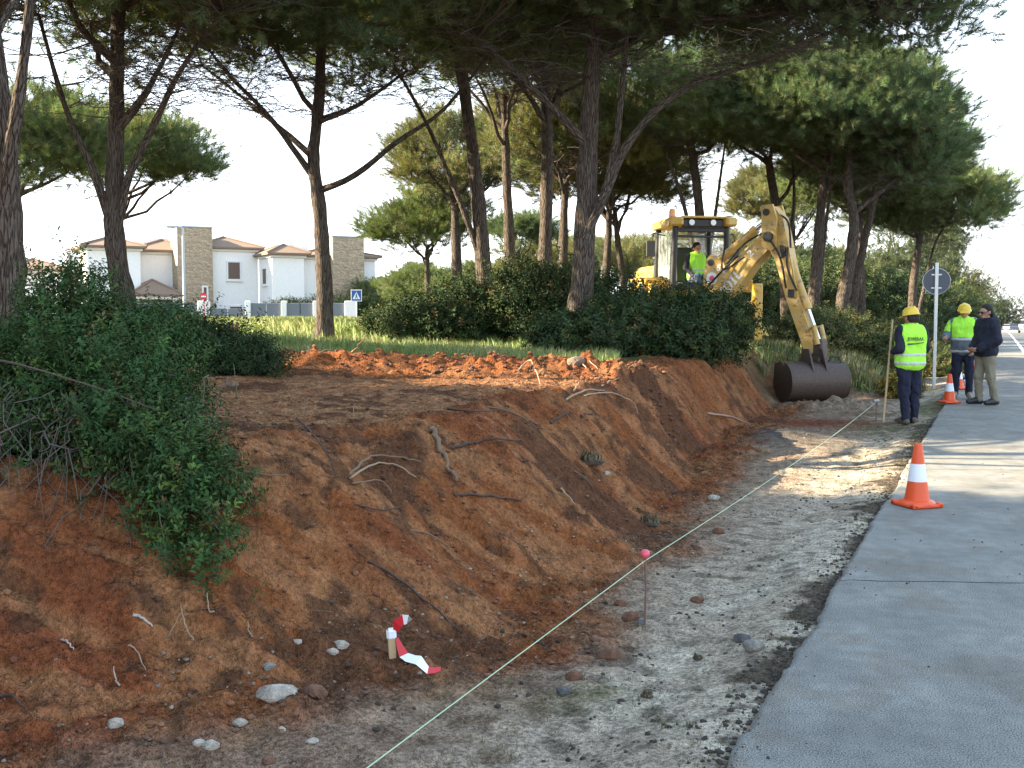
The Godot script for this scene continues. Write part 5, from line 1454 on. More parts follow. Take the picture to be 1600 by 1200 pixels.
	if o.has("sleeve"):   # upper sleeves of another colour
		for s in 2:
			var sm := MB.new()
			blend(sm, [[sh[s], (sh[s] + (aj[s][0] + D) * 2.0) / 3.0, 0.058, 0.05]], 0.02, 0.014, 0.038)
			crumple(sm, 0.014)
			part(t, "upper_sleeve", sm, o.sleeve)
	if o.get("helmet", false):
		var he := MB.new()
		var hb := hq * Basis(Vector3.RIGHT, 0.04)
		he.lathe([Vector2(0.118, 0.128), Vector2(0.138, 0.122), Vector2(0.138, 0.130), Vector2(0.124, 0.138), Vector2(0.122, 0.165), Vector2(0.112, 0.205), Vector2(0.088, 0.24), Vector2(0.05, 0.26), Vector2(0.0, 0.266)], N + hb * V(0, 0, -0.008), hb * Basis().scaled(V(0.93, 1, 1.1)), 24)
		he.box(N + hb * V(0, 0.124, 0.14), V(0.17, 0.01, 0.06), hb * Basis(Vector3.RIGHT, 0.25), 0.004)
		he.box(N + hb * V(0, 0.25, -0.01), V(0.045, 0.02, 0.19), hb, 0.008)
		part(t, "helmet", he, mats.helmet_yellow)
	if o.get("glasses", false):
		var gl := MB.new()
		gl.box(hp.call(V(0, 0.108, 0.108)), V(0.13, 0.035, 0.012), hq, 0.006)
		for s: float in [-1.0, 1.0]: gl.box(hp.call(V(s * 0.082, 0.11, 0.05)), V(0.006, 0.022, 0.12), hq)
		part(t, "sunglasses", gl, mats.dark_glass)
	if o.get("hood", false):
		var ho := MB.new()
		blend(ho, [[V(-0.08, 1.50, -0.10) + D, V(0.08, 1.50, -0.10) + D, 0.055, 0.055], [V(0, 1.52, -0.12) + D, V(0, 1.42, -0.14) + D, 0.06, 0.04], [V(-0.075, 1.49, -0.07) + D, V(-0.06, 1.47, 0.06) + D, 0.04, 0.03], [V(0.075, 1.49, -0.07) + D, V(0.06, 1.47, 0.06) + D, 0.04, 0.03]], 0.03, 0.012)
		part(t, "hood", ho, o.jacket)
	if o.get("collar", false):
		var cm := MB.new()
		cm.lathe([Vector2(0.082, 1.44), Vector2(0.078, 1.53), Vector2(0.070, 1.53), Vector2(0.072, 1.44)], D + V(0, 0, 0.005), Basis.IDENTITY, 18)
		part(t, "collar", cm, o.get("collar_mat", mats.navy))
	return t
func make_people() -> void:
	# labourer with his back to us, left hand on the rake
	var p1 := V(6.07, gy(6.07, -16.06), -16.06)
	var w1 := person("man in yellow helmet and lime vest seen from behind holding a rake", p1, deg_to_rad(188), {
		"arms": [[V(-0.27, 1.17, 0.04), V(-0.16, 1.10, 0.25), V(0.5, 0, 0.8), V(0.8, 0, -0.4), 0.5], [V(0.235, 1.15, -0.10), V(0.20, 1.10, 0.16), V(0.1, 0, 1), V(-1, 0, 0.2), 0.95]],
		"jacket": mats.navy, "trousers": mats.navy_trousers, "boots": mats.boot, "helmet": true, "vest": [0.83, 1.54], "hem": 0.80, "head_turn": 0.25, "head_nod": 0.12,
		"bands": [[0.91, 0.96, 0.034, mats.silver_band], [1.04, 1.09, 0.034, mats.silver_band]],
		"knees": [V(-0.10, 0.50, 0.03), V(0.09, 0.50, 0.0)], "ankles": [V(-0.10, 0.09, 0.02), V(0.08, 0.09, -0.04)], "toes": [V(-0.13, 0.04, 0.2), V(0.11, 0.04, 0.15)]})
	var tm := TextMesh.new()
	var fo := SystemFont.new(); fo.font_names = PackedStringArray(["Droid Serif"]); fo.font_weight = 700
	tm.font = fo; tm.text = "JUMBAL"; tm.font_size = 48; tm.pixel_size = 0.066 / 48.0; tm.depth = 0.003; tm.material = mats.black_steel
	var o := MeshInstance3D.new(); o.name = "vest_lettering"; o.mesh = tm
	w1.add_child(o)
	o.transform = Transform3D(Basis(Vector3.UP, PI) * Basis(Vector3.RIGHT, -0.06), V(0, 1.305, -0.153))
	var sw := MB.new(); sw.prism([Vector2(-0.13, -0.022), Vector2(-0.02, -0.012), Vector2(0.13, 0.012), Vector2(0.13, 0.022), Vector2(0.0, 0.006), Vector2(-0.13, 0.004)], V(0, 1.235, -0.154), Basis(Vector3.UP, PI), 0.004)
	part(w1, "vest_emblem", sw, mats.black_steel)
	# rake held upright in that hand
	var hp := Transform3D(Basis(Vector3.UP, deg_to_rad(188)), p1) * V(-0.13, 1.10, 0.33)
	hp = Transform3D(Basis(Vector3.UP, deg_to_rad(188)), p1) * V(0.215, 1.09, 0.235)
	var foot := V(5.70, gy(5.70, -16.12) + 0.03, -16.12)
	var axis_ := (hp - foot).normalized()
	var rk := thing("rake", "long wooden handled rake held upright by the man from behind", "rake", foot)
	var m := MB.new(); m.tube([V(0, 0.02, 0), axis_ * 0.8, axis_ * 1.62], [0.016, 0.017, 0.015], 8)
	part(rk, "handle", m, mats.pine_wood)
	m = MB.new(); m.box(V(0, 0.02, 0), V(0.46, 0.03, 0.025), Basis(Vector3.UP, 0.1), 0.004)
	part(rk, "head", m, mats.rusty_bar)
	for k in 12:
		m = MB.new(); m.tube([V(-0.21 + k * 0.038, 0.02, 0.0), V(-0.21 + k * 0.038, -0.025, 0.03), V(-0.21 + k * 0.038, -0.06, 0.04)], [0.005, 0.005, 0.003], 5)
		part(rk, "tine", m, mats.rusty_bar)
	# foreman facing us
	person("man in yellow helmet and lime and grey rain jacket facing us", V(8.54, 0.0, -19.96), deg_to_rad(-24), {
		"arms": [[V(-0.30, 1.18, 0.02), V(-0.31, 1.16, 0.27), V(-0.1, 0.1, 1), V(0.6, -0.8, 0), 0.55], [V(0.28, 1.16, -0.02), V(0.20, 0.93, 0.14), V(-0.2, -0.8, 0.5), V(-1, 0, 0), 0.5]],
		"jacket": mats.grey_cloth, "trousers": mats.navy_trousers, "boots": mats.boot_pale, "helmet": true, "hem": 0.80, "puff": 0.03, "head_nod": 0.18, "head_turn": 0.1, "belly": 0.10, "collar": true, "sleeve": mats.hi_vis,
		"bands": [[1.145, 1.57, 0.036, mats.hi_vis, "lime_yoke"], [1.095, 1.145, 0.038, mats.silver_band], [0.87, 0.915, 0.036, mats.silver_band]]})
	var pk := MB.new()
	# man in dark jacket, in profile
	person("man in dark hooded jacket and khaki trousers wearing sunglasses", V(8.36, 0.0, -18.6), deg_to_rad(-78), {
		"arms": [[V(-0.26, 1.14, -0.02), V(-0.12, 0.99, 0.20), V(0.3, -0.3, 1), V(0.8, 0.5, 0), 0.55], [V(0.26, 1.14, -0.02), V(0.12, 0.99, 0.22), V(-0.3, -0.3, 1), V(-0.8, 0.5, 0), 0.55]],
		"jacket": mats.navy, "trousers": mats.khaki, "boots": mats.shoe, "glasses": true, "hem": 0.84, "puff": 0.034, "hood": true, "belly": 0.12, "head_nod": 0.2,
		"knees": [V(-0.11, 0.50, 0.05), V(0.11, 0.50, -0.03)], "ankles": [V(-0.11, 0.09, 0.03), V(0.12, 0.09, -0.12)], "toes": [V(-0.13, 0.04, 0.23), V(0.15, 0.04, 0.08)]})
	# machine operator, seated, turned to the rear
	var M := V(4.25, gy(4.25, -24.0, false), -24.0)
	var tb := Basis(Vector3.UP, deg_to_rad(9))
	person("digger operator in lime vest sitting in the cab", M + tb * V(0.16, 1.44, -0.70), deg_to_rad(14), {
		"drop": 0.83, "arms": [[V(-0.29, 1.17, 0.05), V(-0.23, 1.0, 0.30), V(0, -0.3, 1), V(0.2, -1, 0), 0.7], [V(0.29, 1.17, 0.05), V(0.22, 1.0, 0.30), V(0, -0.3, 1), V(-0.2, -1, 0), 0.7]],
		"jacket": mats.navy, "trousers": mats.jeans, "boots": mats.boot, "vest": [0.88, 1.54], "bands": [[1.10, 1.15, 0.034, mats.silver_band], [0.97, 1.02, 0.034, mats.silver_band]], "head_turn": 0.2, "head_nod": 0.22, "hem": 0.86,
		"knees": [V(-0.16, 0.12, 0.42), V(0.16, 0.12, 0.42)], "ankles": [V(-0.16, -0.12, 0.55), V(0.16, -0.12, 0.55)], "toes": [V(-0.17, -0.14, 0.62), V(0.17, -0.14, 0.62)]})

# ---------------------------------------------------------------- small things
func cone(label: String, at: Vector3, turn: float) -> void:
	var t := thing("traffic_cone", label, "traffic cone", at, turn, "traffic cones along the road edge")
	var m := MB.new()
	m.box(V(0, 0.016, 0), V(0.30, 0.032, 0.30), Basis.IDENTITY, 0.012)
	m.lathe([Vector2(0.15, 0.028), Vector2(0.135, 0.045), Vector2(0.115, 0.05), Vector2(0.10, 0.055)], Vector3.ZERO, Basis.IDENTITY, 24)
	for k in 4: m.box(Basis(Vector3.UP, k * PI / 2) * V(0.125, 0.02, 0.125), V(0.05, 0.04, 0.05), Basis.IDENTITY, 0.008)
	part(t, "base", m, mats.cone_orange)
	m = MB.new()
	m.lathe([Vector2(0.104, 0.045), Vector2(0.098, 0.075), Vector2(0.0775, 0.205), Vector2(0.076, 0.208)], Vector3.ZERO, Basis.IDENTITY, 28)
	part(t, "lower_cone", m, mats.cone_orange)
	m = MB.new()
	m.lathe([Vector2(0.076, 0.208), Vector2(0.0785, 0.209), Vector2(0.0575, 0.354), Vector2(0.055, 0.355)], Vector3.ZERO, Basis.IDENTITY, 28)
	part(t, "reflective_sleeve", m, mats.reflective_white)
	m = MB.new()
	m.lathe([Vector2(0.0555, 0.355), Vector2(0.032, 0.512), Vector2(0.028, 0.52), Vector2(0.02, 0.522), Vector2(0.018, 0.5)], Vector3.ZERO, Basis.IDENTITY, 28)
	part(t, "tip", m, mats.cone_orange)
func rock(sd: int, n := 8, rings := 4) -> MB:   # an angular lump about 1 m across
	var mb := MB.new()
	var r := RandomNumberGenerator.new(); r.seed = sd
	var cuts := []
	for k in 9: cuts.append([Vector3(r.randfn(), r.randfn(), r.randfn()).normalized(), r.randf_range(0.30, 0.46)])
	var pts := []
	for a in rings + 1:
		var row := []
		for b in n:
			var th := PI * a / rings; var ph := TAU * (b + 0.3 * (a % 2)) / n
			var d := Vector3(sin(th) * cos(ph), cos(th), sin(th) * sin(ph))
			var p := d * (0.5 + 0.10 * nc.get_noise_3d(d.x * 1.5 + sd, d.y * 1.5, d.z * 1.5))
			for c in cuts:
				var e: float = p.dot(c[0]) - c[1]
				if e > 0: p -= c[0] * e * 0.85
			row.append(p)
		pts.append(row)
	for a in rings:
		for b in n:
			var p: Vector3 = pts[a][b]; var q: Vector3 = pts[a][(b + 1) % n]; var s: Vector3 = pts[a + 1][(b + 1) % n]; var w: Vector3 = pts[a + 1][b]
			if a > 0: mb.tri(p, q, s)
			if a < rings - 1: mb.tri(p, s, w)
	return mb
func make_small() -> void:
	cone("orange and white traffic cone standing alone nearest to us on the road edge", V(3.38, 0.0, -8.72), 0.3)
	cone("orange and white traffic cone at the feet of the men on the road", V(7.86, 0.0, -18.9), 0.1)
	cone("half hidden traffic cone behind the legs of the man facing us", V(9.55, 0.0, -22.5), 0.5)
	# red can with black handle on the road behind the men
	var t := thing("fuel_can", "red fuel can on a low black stand between the two men", "can", V(10.3, 0.02, -23.4), 0.3)
	var m := MB.new(); m.box(V(0, 0.32, 0), V(0.36, 0.34, 0.24), Basis.IDENTITY, 0.06); m.cyl(V(0.08, 0.48, 0), V(0.12, 0.56, 0), 0.035)
	part(t, "can", m, mats.can_red)
	m = MB.new(); m.tube([V(-0.14, 0.48, 0), V(-0.1, 0.58, 0), V(0.05, 0.58, 0), V(0.06, 0.48, 0)], [0.018, 0.018, 0.018, 0.018], 6)
	part(t, "handle", m, mats.black_steel)
	m = MB.new()
	for s: float in [-1.0, 1.0]:
		m.tube([V(s * 0.22, 0.0, 0.16), V(s * 0.2, 0.15, 0.14), V(s * 0.2, 0.15, -0.14), V(s * 0.22, 0.0, -0.16)], [0.018, 0.018, 0.018, 0.018], 6)
	m.box(V(0, 0.14, 0), V(0.5, 0.03, 0.32), Basis.IDENTITY, 0.01)
	part(t, "stand", m, mats.black_steel)
	# stake with pink ball, string line, far stake
	var s0 := V(0.72, gy(0.72, -5.63), -5.63)
	t = thing("survey_stake", "thin steel survey stake topped with a pink ball by the string", "stake", s0)
	m = MB.new(); m.tube([V(0, -0.1, 0), V(0.006, 0.2, 0), V(0.0, 0.385, 0)], [0.006, 0.006, 0.006], 8)
	part(t, "rod", m, mats.rusty_bar)
	m = MB.new(); m.lathe([Vector2(0.0, 0.362), Vector2(0.015, 0.365), Vector2(0.024, 0.378), Vector2(0.0255, 0.388), Vector2(0.022, 0.402), Vector2(0.012, 0.411), Vector2(0.0, 0.413)], Vector3.ZERO, Basis.IDENTITY, 16)
	part(t, "ball", m, mats.pink)
	var s1 := V(5.72, gy(5.72, -16.5), -16.5)
	t = thing("survey_stake", "far survey stake at the end of the string near the rake", "stake", s1)
	m = MB.new(); m.tube([V(0, -0.1, 0), V(0, 0.42, 0)], [0.008, 0.008], 8)
	part(t, "rod", m, mats.rusty_bar)
	m = MB.new(); m.box(V(0, 0.36, 0), V(0.09, 0.035, 0.03), Basis(Vector3.UP, 0.3), 0.006)
	part(t, "string_winder", m, mats.galvanised)
	var a := s0 + V(0.0, 0.352, 0.007)
	var dirn := V(UX, 0, UZ)
	m = MB.new()
	var b := s1 + V(0, 0.34, 0)
	var sp := []
	for k in 13: sp.append((a - dirn * 4.2 + V(0, -0.06, 0)).lerp(a, k / 12.0))
	for k in range(1, 25): sp.append(a.lerp(b, k / 24.0) - V(0, 0.05 * 4.0 * (k / 24.0) * (1.0 - k / 24.0), 0))
	m.tube(sp, taper(sp.size(), 0.0021, 0.003), 6)
	solo("string_line", m, mats.string, "pale green string stretched low along the verge", "string")
	# wooden peg with red and white barrier tape
	var pp := V(-0.56, gy(-0.56, -4.84), -4.84)
	t = thing("wooden_peg", "short wooden peg stuck in the soil at the foot of the bank", "peg", pp, 0.2)
	m = MB.new(); m.box(V(0, 0.02, 0), V(0.034, 0.24, 0.026), Basis(Vector3.BACK, 0.05), 0.003)
	part(t, "peg", m, mats.pine_wood)
	t = thing("barrier_tape", "torn strip of red and white barrier tape tied to the peg", "tape", pp, 0.2)
	var rib := func(pts: Array, w: Array, col: Material, nm: String) -> void:
		var q := MB.new()
		for k in pts.size() - 1:
			var p0: Vector3 = pts[k]; var p1: Vector3 = pts[k + 1]
			q.quad(p0 - w[k], p1 - w[k + 1], p1 + w[k + 1], p0 + w[k])
			q.quad(p0 + w[k] - V(0, 0, 0.002), p1 + w[k + 1] - V(0, 0, 0.002), p1 - w[k + 1] - V(0, 0, 0.002), p0 - w[k] - V(0, 0, 0.002))
		part(t, nm, q, col)
	m = MB.new(); m.box(V(-0.004, 0.115, 0), V(0.046, 0.055, 0.038), Basis(Vector3.BACK, 0.05), 0.012)
	part(t, "wrap", m, mats.tape_white)
	rib.call([V(0.015, 0.135, 0.02), V(0.022, 0.17, 0.03), V(0.05, 0.185, 0.02)], [V(-0.012, 0.006, 0), V(-0.018, 0.016, 0), V(-0.004, 0.026, 0.006)], mats.tape_red, "red_strip")
	rib.call([V(0.05, 0.185, 0.02), V(0.072, 0.182, 0.012), V(0.088, 0.176, 0.0)], [V(-0.004, 0.026, 0.006), V(0.004, 0.022, 0.006), V(0.006, 0.004, 0.006)], mats.tape_white, "white_strip")
	var tg := func(x: float, z: float, h: float) -> Vector3:
		var w := pp + Basis(Vector3.UP, 0.2) * V(x, 0, z)
		return V(x, gy(w.x, w.z) - pp.y + h, z)
	rib.call([V(0.02, 0.10, 0.024), V(0.032, 0.065, 0.04), V(0.048, 0.03, 0.06)], [V(0.006, 0.004, 0), V(0.014, 0.006, 0), V(0.02, 0.008, 0)], mats.tape_red, "red_strip")
	rib.call([V(0.048, 0.03, 0.06), tg.call(0.075, 0.09, 0.03), tg.call(0.11, 0.12, 0.024), tg.call(0.15, 0.14, 0.022)], [V(0.02, 0.008, 0), V(0.022, 0.012, -0.004), V(0.014, 0.014, -0.014), V(0.006, 0.01, -0.02)], mats.tape_white, "white_strip")
	rib.call([tg.call(0.15, 0.14, 0.022), tg.call(0.18, 0.14, 0.025), tg.call(0.21, 0.135, 0.02)], [V(0.006, 0.01, -0.02), V(0.0, 0.008, -0.014), V(0.0, 0.006, -0.01)], mats.tape_red, "red_strip")
	# stumps
	for s in [[-4.1, -15.4, 0.12, 0.42, Color(0.34, 0.17, 0.08), "splintered orange brown stump above the low dark bush"], [8.9, -23.6, 0.15, 0.46, Color(0.10, 0.06, 0.04), "dark sawn stump on the bank left of the sign"]]:
		var g := gy(s[0], s[1], false)
		t = thing("tree_stump", s[5], "stump", V(s[0], g - 0.03, s[1]))
		m = MB.new(); m.col = s[4]
		m.tube([V(0, 0, 0), V(0.01, 0.12, 0), V(0.0, s[3] * 0.75, 0)], [s[2] * 1.35, s[2] * 1.05, s[2]], 12)
		part(t, "stem", m, mats.root)
		m = MB.new(); m.col = s[4] * 1.25
		for k in 7:
			var an := TAU * k / 7
			var p: Vector3 = V(cos(an), 0, sin(an)) * s[2] * 0.6
			m.tube([p + V(0, s[3] * 0.7, 0), p * 1.2 + V(0.02, s[3] * rng.randf_range(0.85, 1.25), 0)], [s[2] * 0.4, 0.012], 5)
		part(t, "splinters", m, mats.root, "stuff")
	make_litter()
	# cars at the far end of the road
	for c in [[265.0, -3.2, mats.car_blue, "dark blue car far down the road", 0.0], [128.0, -2.9, mats.car_white, "white car at the right edge far down the road", 0.0], [285.0, -1.9, mats.car_white, "pale car beside the dark one far down the road", 0.0]]:
		var p := xz(c[0], c[1])
		car(c[3], V(p.x, road_y(c[0]), p.y), atan2(-UX, -UZ) , c[2])
func car(label: String, at: Vector3, turn: float, paint: Material) -> void:
	var t := thing("car", label, "car", at, turn, "cars on the far road")
	var m := MB.new()
	m.prism([Vector2(-2.1, 0.3), Vector2(-2.12, 0.75), Vector2(-1.2, 0.92), Vector2(1.6, 0.95), Vector2(2.05, 0.85), Vector2(2.08, 0.3)], Vector3.ZERO, Basis(Vector3.BACK, Vector3.UP, Vector3.LEFT), 1.7)
	m.prism([Vector2(-0.75, 1.36), Vector2(-0.7, 1.42), Vector2(0.9, 1.44), Vector2(1.0, 1.38)], Vector3.ZERO, Basis(Vector3.BACK, Vector3.UP, Vector3.LEFT), 1.35)
	part(t, "body", m, paint)
	m = MB.new()
	m.prism([Vector2(-1.2, 0.93), Vector2(-0.72, 1.38), Vector2(0.98, 1.4), Vector2(1.5, 0.96)], Vector3.ZERO, Basis(Vector3.BACK, Vector3.UP, Vector3.LEFT), 1.45)
	part(t, "windows", m, mats.dark_glass)
	for z in [-1.3, 1.3]:
		for s: float in [-1.0, 1.0]:
			m = MB.new(); m.lathe([Vector2(0.0, -0.09), Vector2(0.28, -0.09), Vector2(0.32, -0.06), Vector2(0.32, 0.06), Vector2(0.28, 0.09), Vector2(0.0, 0.09)], V(s * 0.8, 0.32, z), Basis(Vector3.BACK, PI / 2), 14)
			part(t, "wheel", m, mats.rubber)
	for s: float in [-1.0, 1.0]:
		m = MB.new(); m.box(V(s * 0.62, 0.68, -2.1), V(0.3, 0.14, 0.06), Basis.IDENTITY, 0.02)
		part(t, "headlight", m, mats.reflective_white)
func make_litter() -> void:
	# loose clods over the turned soil
	var xs := []; var cols := []
	for k in 80000:
		var u := 2.0 + pow(rng.randf(), 1.2) * 19.0
		var v := toe_v(u) - 0.5 + pow(rng.randf(), 1.5) * 6.0
		var sm := soil_mask(u, v)
		if sm < 0.4: continue
		var p := xz(u, v)
		var cl := nb.get_noise_2d(p.x * 2.0 + 7.0, p.y * 2.0)
		if cl < rng.randf_range(-0.45, 0.3): continue
		var sz := 0.006 + 0.032 * pow(rng.randf(), 6.0)
		if absf(p.y + 13.2) < 0.8 and p.x < 2.0: sz *= 2.2
		var bs := Basis.from_euler(V(rng.randf() * TAU, rng.randf() * TAU, rng.randf() * TAU)).scaled(V(sz, sz * rng.randf_range(0.45, 0.8), sz * rng.randf_range(0.7, 1.3)))
		xs.append(Transform3D(bs, V(p.x, height(u, v) + sz * 0.12, p.y)))
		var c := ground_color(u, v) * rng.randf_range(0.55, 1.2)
		cols.append(c)
	var mm := scatter(self, "soil_clods", rock(5, 7).mesh(mats.stone), xs, cols)
	tag(mm, "loose clods of reddish soil over the dug bank", "soil", "", "stuff")
	# gravel on the verge and at the toe
	xs = []; cols = []
	for k in 11000:
		var u := 2.2 + pow(rng.randf(), 1.6) * 17.0
		var v := 0.88 + rng.randf() * (toe_v(u) + 0.5 - 0.88)
		var p := xz(u, v)
		var cl := nc.get_noise_2d(p.x * 1.5, p.y * 1.5 + 70.0) + 0.5 * na.get_noise_2d(p.x * 3.0, p.y * 3.0)
		if cl < rng.randf_range(-0.5, 0.35): continue
		var sz := 0.005 + 0.022 * pow(rng.randf(), 5.0)
		var bs := Basis.from_euler(V(rng.randf() * TAU, rng.randf() * TAU, rng.randf() * TAU)).scaled(V(sz, sz * 0.7, sz * 1.2))
		xs.append(Transform3D(bs, V(p.x, height(u, v) + sz * 0.05, p.y)))
		var tn := rng.randf()
		var c := Color(0.44, 0.37, 0.28) if tn < 0.62 else (Color(0.60, 0.54, 0.45) if tn < 0.74 else (Color(0.10, 0.095, 0.09) if tn < 0.87 else Color(0.34, 0.19, 0.12)))
		cols.append(c * rng.randf_range(0.7, 1.1))
	mm = scatter(self, "gravel", rock(9, 6).mesh(mats.stone), xs, cols)
	tag(mm, "fine gravel scattered over the sandy verge", "gravel", "", "stuff")
	# crumbs of soil carried onto the road
	xs = []; cols = []
	for k in 2600:
		var u := 2.0 + pow(rng.randf(), 1.4) * 20.0
		var v := edge_v(u) - 0.02 - pow(rng.randf(), 3.0) * 1.9
		if nb.get_noise_2d(u * 0.8, v * 1.2) < rng.randf_range(-0.3, 0.4): continue
		var p := xz(u, v)
		var sz := 0.004 + 0.014 * pow(rng.randf(), 5.0)
		xs.append(Transform3D(Basis.from_euler(V(rng.randf() * TAU, rng.randf() * TAU, 0)).scaled(V(sz, sz * 0.6, sz)), V(p.x, road_y(u) + 0.006 * na.get_noise_2d(u * 3.0, v * 3.0) + sz * 0.2, p.y)))
		cols.append((Color(0.30, 0.17, 0.10) if rng.randf() < 0.5 else Color(0.12, 0.10, 0.08)) * rng.randf_range(0.7, 1.3))
	mm = scatter(self, "road_crumbs", rock(15, 6).mesh(mats.stone), xs, cols)
	tag(mm, "crumbs of soil and grit strewn along the road edge", "soil", "", "stuff")
	# needles and twig litter
	xs = []; cols = []
	var st := MB.new(); st.tube([V(-0.5, 0, 0), V(0.0, 0.03, 0.02), V(0.5, 0.0, 0)], [0.02, 0.022, 0.012], 4)
	for k in 5200:
		var u := 2.0 + pow(rng.randf(), 1.3) * 18.0
		var v := 0.9 + rng.randf() * 6.5
		var sm := soil_mask(u, v)
		if sm < 0.5 and rng.randf() < 0.5: continue
		var p := xz(u, v)
		var l := 0.03 + 0.16 * pow(rng.randf(), 3.0)
		var w := 0.08 + 0.15 * rng.randf()
		var slope := Basis(Vector3.UP, rng.randf() * TAU) * Basis(Vector3.BACK, rng.randf_range(-0.35, 0.35))
		xs.append(Transform3D(slope.scaled_local(V(l, l * w * 1.6, l * w * 1.6)), V(p.x, height(u, v) + 0.004, p.y)))
		cols.append(Color(0.10, 0.07, 0.05).lerp(Color(0.42, 0.31, 0.21), pow(rng.randf(), 1.6)))
	mm = scatter(self, "twig_litter", st.mesh(mats.root), xs, cols)
	tag(mm, "small twigs and root bits littering the ground", "twigs", "", "stuff")
	# dark clumps of humus and moss with grass roots on the verge
	xs = []; cols = []
	for k in 4200:
		var u := 2.2 + pow(rng.randf(), 1.3) * 15.0
		var v := 0.86 + pow(rng.randf(), 2.2) * 1.5
		var p := xz(u, v)
		if v > 1.02 and nb.get_noise_2d(p.x * 2.2, p.y * 2.2) < 0.12: continue
		var sz := 0.008 + 0.028 * pow(rng.randf(), 3.0)
		xs.append(Transform3D(Basis.from_euler(V(rng.randf() * 6.0, rng.randf() * 6.0, 0)).scaled_local(V(sz * 1.3, sz * 0.8, sz)), V(p.x, height(u, v), p.y)))
		cols.append(Color(0.085, 0.068, 0.048) * rng.randf_range(0.6, 1.3))
	mm = scatter(self, "humus_crumbs", rock(12, 8).mesh(mats.stone), xs, cols)
	tag(mm, "dark crumbs of humus along the broken road edge", "soil", "", "stuff")
	# single stones one can pick out
	var white := Color(0.62, 0.57, 0.49); var brown := Color(0.26, 0.13, 0.075); var grey := Color(0.17, 0.17, 0.175)
	var stones := [
		[-0.99, -4.33, 0.158, white, "flat chalky white stone in the lower left"],
		[-0.80, -4.84, 0.070, white, "white stone left of the wooden peg"],
		[-0.83, -4.78, 0.052, white, "small flat white stone below the one near the peg"],
		[-0.99, -4.79, 0.047, white, "small white stone farther left of the peg"],
		[-1.06, -4.50, 0.060, Color(0.38, 0.36, 0.32), "pale grey stone above the chalky one"],
		[-1.54, -4.00, 0.058, white, "white stone near the lower left corner"],
		[-1.08, -4.09, 0.055, white, "white stone below the chalky one"],
		[-1.14, -3.90, 0.062, white, "white stone at the bottom edge left of centre"],
		[-0.78, -4.02, 0.044, white, "long white chip at the bottom right of the chalky one"],
		[-0.92, -4.11, 0.035, white, "small white stone right below the chalky one"],
		[-0.85, -4.44, 0.108, brown, "brown clod right of the chalky stone"],
		[-0.91, -3.85, 0.056, brown, "brown clod at the very bottom edge"],
		[-1.19, -3.91, 0.043, white, "white stone left of the bottom edge cluster"],
		[0.29, -4.81, 0.082, brown, "brown stone nearest us on the verge"],
		[0.23, -4.66, 0.068, grey, "dark grey stone beside the nearest brown one"],
		[0.49, -5.15, 0.113, brown, "flat reddish stone right of the string"],
		[0.66, -5.78, 0.091, brown, "brown stone at the foot of the steel stake"],
		[1.11, -6.19, 0.083, brown, "brown stone in the middle of the verge"],
		[1.18, -5.29, 0.090, grey, "dark flat stone close to the road edge"],
		[1.19, -5.08, 0.111, Color(0.38, 0.36, 0.32), "pale flat stone close to the road edge"],
		[1.60, -8.11, 0.098, brown, "brown stone on the mossy part of the verge"],
		[1.84, -9.52, 0.104, white, "pale flat stone beside the string farther off"],
		[0.83, -9.24, 0.078, white, "white scrap at the toe of the bank"],
		[0.43, -5.35, 0.058, brown, "brown clod between string and stake"],
		[0.63, -6.02, 0.073, brown, "brown clod left of the stake top"],
		[0.70, -5.64, 0.055, grey, "small dark stone touching the stake"],
		[0.70, -9.21, 0.201, Color(0.13, 0.10, 0.07), "dark tussock lump at the toe of the bank"],
		[1.11, -8.36, 0.162, Color(0.13, 0.10, 0.07), "dark tussock lump lower on the verge"],
		[0.79, -12.99, 0.221, Color(0.34, 0.25, 0.18), "round brown boulder by the spoil ridge"],
		[-2.63, -9.95, 0.085, Color(0.34, 0.25, 0.18), "pale stone on the cleared flat"],
		[0.92, -5.12, 0.050, Color(0.13, 0.10, 0.07), "small black lump on the verge"],
		[0.60, -4.57, 0.055, Color(0.13, 0.10, 0.07), "dark crumb patch lump nearest the bottom verge"]]
	var blades := make_blades(6, 0.16, 0.02, 0.05)
	for k in stones.size():
		var s: Array = stones[k]
		var mb := rock(100 + k, 12, 8)
		var e := Basis.from_euler(V(rng.randf() * 6, rng.randf() * 6, 0))
		for j in mb.v.size():
			mb.v[j] = (e * mb.v[j]) * Vector3(1.15, 0.45 if s[2] > 0.15 and k == 0 else 0.7, 0.95) * s[2]
			mb.n[j] = (e * mb.n[j]).normalized()
			mb.c[j] = s[3]
		var where := V(s[0], gy(s[0], s[1]) + s[2] * 0.1, s[1])
		if "lump" in s[4]:
			var tu := thing("tussock", s[4], "tussock", where, 0.0, "dark tussocks at the toe")
			for j in mb.v.size(): mb.v[j].y *= 0.6
			part(tu, "soil_clump", mb, mats.stone)
			var bx := []; var bc := []
			for j in 26:
				var an := rng.randf() * TAU
				var rr: float = s[2] * 0.5 * sqrt(rng.randf())
				var k2: float = s[2] * rng.randf_range(1.5, 3.0)
				bx.append(Transform3D(Basis(Vector3.UP, an).scaled(Vector3.ONE * k2), V(cos(an) * rr, s[2] * 0.08, sin(an) * rr)))
				bc.append(Color(0.17, 0.14, 0.085) * rng.randf_range(0.5, 1.6))
			scatter(tu, "dry_blades", blades, bx, bc)
			continue
		var o := solo("stone", mb, mats.stone, s[4], "stone", "loose stones on verge and bank")
		o.position = where
	# roots and broken branches: ground points joined over the slope
	var pale := Color(0.46, 0.33, 0.22); var dk := Color(0.10, 0.065, 0.045); var md := Color(0.27, 0.17, 0.105)
